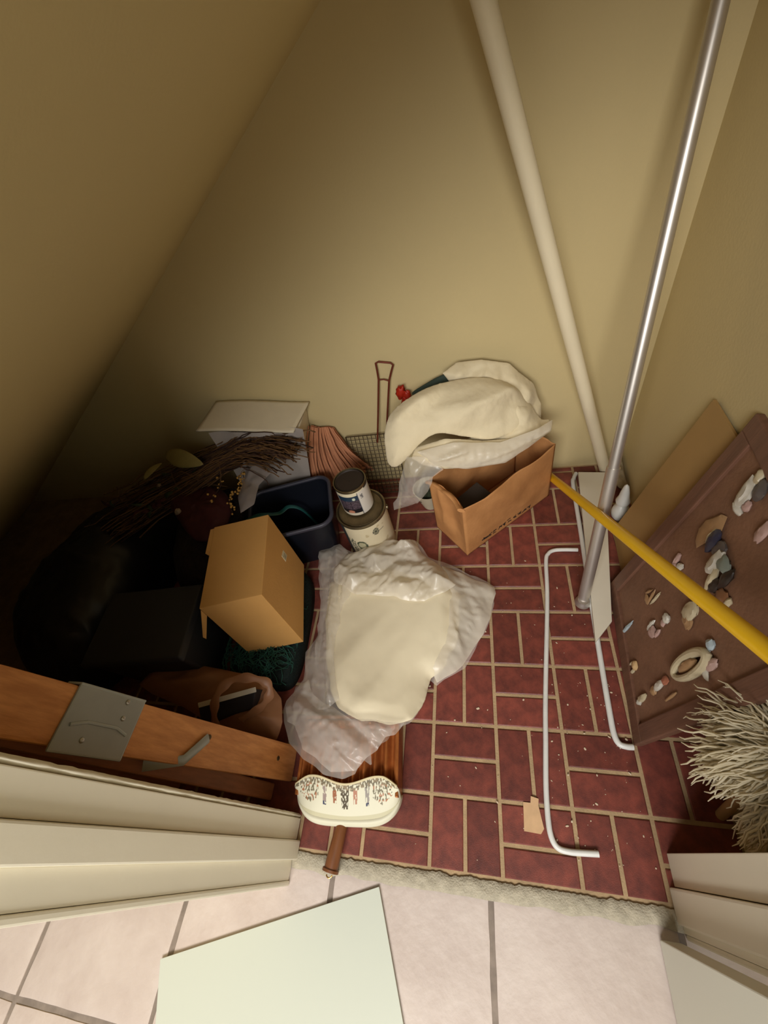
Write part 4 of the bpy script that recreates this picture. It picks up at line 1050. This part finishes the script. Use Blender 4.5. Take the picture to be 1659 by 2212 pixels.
# ================================================================ BIG WHITE PLASTIC BAG AND RIBBED TRAY
M_foam = mat('cream_foam_sheet', srgb(226, 214, 184), 0.6, var=0.06, vscale=5, spec=0.3)
wb_ = thing('plastic_bag', (-0.12, 0.42, 0), 'large crumpled white plastic bag spread over the brick floor', 'plastic bag')
outer = [(-0.444, 0.718, 0.060), (-0.367, 0.749, 0.060), (-0.312, 0.710, 0.060), (-0.200, 0.762, 0.050), (-0.080, 0.765, 0.040), (-0.036, 0.702, 0.030), (0.021, 0.684, 0.020), (0.190, 0.589, 0.012), (0.177, 0.506, 0.012), (0.151, 0.432, 0.012), (0.089, 0.320, 0.012), (0.006, 0.265, 0.012), (-0.013, 0.281, 0.012), (-0.029, 0.270, 0.012), (-0.041, 0.188, 0.020), (-0.060, 0.158, 0.030), (-0.104, 0.132, 0.050), (-0.110, 0.101, 0.080), (-0.150, 0.075, 0.100), (-0.141, 0.037, 0.100), (-0.168, 0.050, 0.105), (-0.180, 0.016, 0.105), (-0.211, 0.002, 0.100), (-0.265, 0.007, 0.100), (-0.332, 0.038, 0.095), (-0.397, 0.092, 0.080), (-0.438, 0.161, 0.060), (-0.416, 0.221, 0.050), (-0.394, 0.266, 0.050), (-0.418, 0.342, 0.040), (-0.385, 0.397, 0.040), (-0.398, 0.517, 0.050)]
obj('film', creased(ragged(outer, 0.006, 1), 0.009, 0.0, 0.06, (0.016, 0.034), (0.006, 0.013), 2.3, 3.5, 3, floor=0.004, soft=0), M_film2, wb_, smooth=180)
inner = [(-0.381, 0.586, 0.050), (-0.301, 0.620, 0.060), (-0.170, 0.643, 0.050), (0.024, 0.604, 0.035), (0.085, 0.546, 0.030), (0.073, 0.405, 0.030), (0.036, 0.318, 0.030), (-0.008, 0.280, 0.025), (-0.028, 0.194, 0.050), (-0.050, 0.156, 0.075), (-0.111, 0.137, 0.080), (-0.189, 0.140, 0.085), (-0.265, 0.173, 0.075), (-0.333, 0.297, 0.050), (-0.370, 0.450, 0.050)]
sheet(obj('inner_sheet', creased(ragged(inner, 0.006, 2), 0.010, 0.020, 0.05, (0.022, 0.06), (0.003, 0.025), 1.05, 4.0, 8, soft=3, floor=0.004), M_foam, wb_, smooth=180), 0.002)
topc = [(-0.349, 0.663, 0.070), (-0.261, 0.720, 0.070), (-0.163, 0.758, 0.060), (-0.082, 0.754, 0.050), (-0.033, 0.682, 0.050), (0.016, 0.650, 0.040), (0.065, 0.567, 0.060), (0.000, 0.523, 0.075), (-0.073, 0.504, 0.080), (-0.166, 0.517, 0.085), (-0.279, 0.531, 0.085), (-0.353, 0.580, 0.080)]
obj('crumpled_fold', creased(ragged(topc, 0.008, 3), 0.0055, 0.014, 0.04, (0.050, 0.034), (0.011, 0.012), 0.3, 1.6, 5, floor=0.004, soft=0), M_film, wb_, smooth=180)
rightc = [(0.014, 0.661, 0.030), (0.187, 0.588, 0.014), (0.174, 0.505, 0.014), (0.146, 0.425, 0.012), (0.083, 0.326, 0.012), (0.008, 0.272, 0.012), (-0.002, 0.308, 0.055), (0.038, 0.406, 0.060), (0.046, 0.531, 0.060)]
obj('side_fold', creased(ragged(rightc, 0.006, 4), 0.006, 0.004, 0.04, (0.026, 0.026), (0.006, 0.011), 1.9, 4.0, 6, floor=0.004, soft=0), M_film, wb_, smooth=180)
lowc = [(-0.414, 0.228, 0.060), (-0.367, 0.246, 0.075), (-0.302, 0.179, 0.095), (-0.208, 0.139, 0.110), (-0.118, 0.139, 0.110), (-0.065, 0.143, 0.095), (-0.087, 0.111, 0.095), (-0.130, 0.071, 0.105), (-0.177, 0.022, 0.110), (-0.244, 0.014, 0.110), (-0.335, 0.059, 0.100), (-0.406, 0.127, 0.080)]
obj('lower_fold', creased(ragged(lowc, 0.010, 5), 0.005, 0.004, 0.04, (0.042, 0.021), (0.008, 0.009), 2.55, 6.0, 7, floor=0.004, soft=0), M_film2, wb_, smooth=180)
leftc = [(-0.441, 0.708, 0.065), (-0.364, 0.741, 0.065), (-0.287, 0.668, 0.075), (-0.276, 0.554, 0.080), (-0.308, 0.454, 0.078), (-0.304, 0.318, 0.075), (-0.259, 0.196, 0.085), (-0.316, 0.162, 0.085), (-0.387, 0.209, 0.060), (-0.404, 0.324, 0.050), (-0.382, 0.403, 0.045), (-0.398, 0.535, 0.050)]
obj('left_fold', creased(ragged(leftc, 0.006, 6), 0.005, 0.006, 0.02, (0.028, 0.018), (0.006, 0.009), 1.75, 6.0, 9, floor=0.004, soft=0), M_film2, wb_, smooth=180)
# small burnt specks on the sheet
for pp in ((-0.033, 0.442, 0.055), (-0.047, 0.481, 0.055)):
    obj('speck', MB().ball(pp, (0.004, 0.0028, 0.006), 8, 6), mat('dark_speck', srgb(70, 50, 36), 0.8), wb_, origin=pp)

# ribbed copper tray with porcelain end and handle
M_cop = mat('copper_brown_metal', srgb(190, 118, 62), 0.3, 0.45, var=0.2, vscale=18, vcol=srgb(150, 86, 44))
M_porc = printmat('painted_porcelain', 0.5, 0.25)
ty = thing('ribbed_tray', (-0.215, 0.02, 0), 'ribbed copper tray with flower painted cream end and wooden handle', 'tray')
tc0 = V((-0.2135, 0.0, 0)); trot = Matrix.Rotation(math.radians(4), 3, 'Z')
def tpnt(x, y, z): return tc0 + trot @ V((x, y, z))
# ribbed body: width 0.27, running back under the plastic bag
def rib(u, v):
    x = (u - 0.5) * 0.262; y = -0.02 + v * 0.17
    edge = min(1, (0.131 - abs(x)) / 0.012)
    z = 0.052 + 0.0095 * math.cos(u * 2 * math.pi * 9) * edge + 0.008 * (1 - edge)
    if v > 0.90: z = 0.06
    return tpnt(x, y, z)
ob = obj('ribbed_plate', MB().grid(rib, 160, 20), M_cop, ty, smooth=60)
so = ob.modifiers.new('t', 'SOLIDIFY'); so.thickness = 0.003; so.offset = -1
mb = MB(); 
mb.hexa([tpnt(-.137, -.03, .001), tpnt(-.129, -.03, .001), tpnt(-.129, .16, .001), tpnt(-.137, .16, .001), tpnt(-.137, -.03, .066), tpnt(-.129, -.03, .066), tpnt(-.129, .16, .066), tpnt(-.137, .16, .066)])
obj('side_wall', mb, M_cop, ty, smooth=0, bevel=0.002)
mb = MB().hexa([tpnt(.129, -.03, .001), tpnt(.137, -.03, .001), tpnt(.137, .16, .001), tpnt(.129, .16, .001), tpnt(.129, -.03, .066), tpnt(.137, -.03, .066), tpnt(.137, .16, .066), tpnt(.129, .16, .066)])
obj('side_wall', mb, M_cop, ty, smooth=0, bevel=0.002)
mb = MB().hexa([tpnt(-.137, .152, .001), tpnt(.137, .152, .001), tpnt(.137, .160, .001), tpnt(-.137, .160, .001), tpnt(-.137, .152, .068), tpnt(.137, .152, .068), tpnt(.137, .160, .068), tpnt(-.137, .160, .068)])
obj('end_wall', mb, M_cop, ty, smooth=0, bevel=0.002)
# porcelain end piece
def top_y(x): return 0.006 - 0.009 * math.cos(x / 0.137 * math.pi * 1.55) * 1.0 - 0.010 * max(0, (abs(x) - 0.10) / 0.037) ** 1.4
def front_y(x):
    k = min(1.0, abs(x) / 0.137); return -0.088 + 0.082 * (1 - (1 - k ** 4.2) ** 0.5) * 0.9 if k < 1 else -0.010
def porc(u, v):
    x = (u - 0.5) * 2 * 0.1365
    yb, yt = front_y(x), top_y(x)
    if yb > yt - 0.004: yb = yt - 0.004
    if v < 0.12:      # front skirt
        s_ = v / 0.12; return tpnt(x, yb + 0.004 * (1 - s_), 0.012 + 0.020 * s_)
    s_ = (v - 0.12) / 0.88
    y = yb + (yt - yb) * s_
    z = 0.032 + 0.044 * s_ ** 0.8 + (0.005 * max(0, 1 - abs(s_ - 0.06) / 0.06)) 
    return tpnt(x, y, z)
pe = obj('porcelain_end', MB().grid(porc, 240, 100), M_porc, ty, origin=tuple(tc0), smooth=70)
inv = trot.inverted()
def porc_paint(co):
    p = inv @ co; x = p.x; yb, yt = front_y(x), top_y(x); s_ = (p.y - yb) / max(yt - yb, 1e-4)
    base = srgb(216, 212, 188)
    if s_ < 0.30: return base if s_ > 0.22 or s_ < 0.12 else srgb(196, 190, 158)
    if s_ > 0.95: return srgb(206, 192, 152)
    ax = abs(x); n1 = noise.noise(V((x * 260, s_ * 14, 1))); n2 = noise.noise(V((x * 110, s_ * 8, 6)))
    # leafy garland following the upper rim
    if s_ > 0.80 - 0.05 * n2 and n1 > -0.12: return srgb(110, 100, 78) if n2 > 0 else srgb(136, 120, 92)
    # dense sprays at both sides
    if 0.072 < ax < 0.122 and s_ > 0.36 + 8 * abs(ax - 0.097) and n1 > 0.02: return srgb(116, 108, 84) if n2 > -0.1 else srgb(168, 110, 76)
    # hanging motifs
    for cx, colr, lo in ((0.0, srgb(74, 62, 38), 0.38), (-0.027, srgb(150, 92, 60), 0.50), (0.027, srgb(172, 118, 92), 0.48), (-0.055, srgb(150, 132, 124), 0.42), (0.058, srgb(146, 138, 130), 0.40)):
        d_ = abs(x - cx); wd = (0.013 if cx == 0 else 0.007) * (0.3 + 0.7 * s_)
        if d_ < wd and lo < s_ < 0.86 and n1 > -0.22:
            if s_ < lo + 0.07 and abs(cx) > 0.05: return srgb(56, 60, 84)
            return colr
    return base
paint(pe, porc_paint)
so = pe.modifiers.new('t', 'SOLIDIFY'); so.thickness = 0.004; so.offset = -1
# turned handle
ha, hb = tpnt(-0.010, -0.070, 0.026), V((-0.236, -0.182, 0.0215))
hd_ = hb - ha
mb = MB().tube([tuple(ha + hd_ * k) for k in (0, 0.15, 0.5, 0.85, 0.93, 0.95, 1.0)], [0.013, 0.0145, 0.016, 0.017, 0.017, 0.0205, 0.0205], 20, up=(0, 0, 1))
obj('handle', mb, mat('turned_dark_wood', srgb(126, 76, 42), 0.35, var=0.35, vscale=8, stretch=(8, 1, 8)), ty, smooth=40)
hook = [tuple(hb + V((0, -0.001, 0.004)) + V((0.007 * math.cos(a), -0.004 - 0.006 * math.sin(a), 0.0))) for a in [math.pi * k / 8 for k in range(9)]]
obj('hanging_ring', MB().tube(hook, 0.0016, 8), mat('brass', srgb(196, 160, 90), 0.3, 1.0), ty)

# ---------------------------------------------------------------- tidy helper properties
for o in bpy.data.objects:
    if '_o' in o: del o['_o']
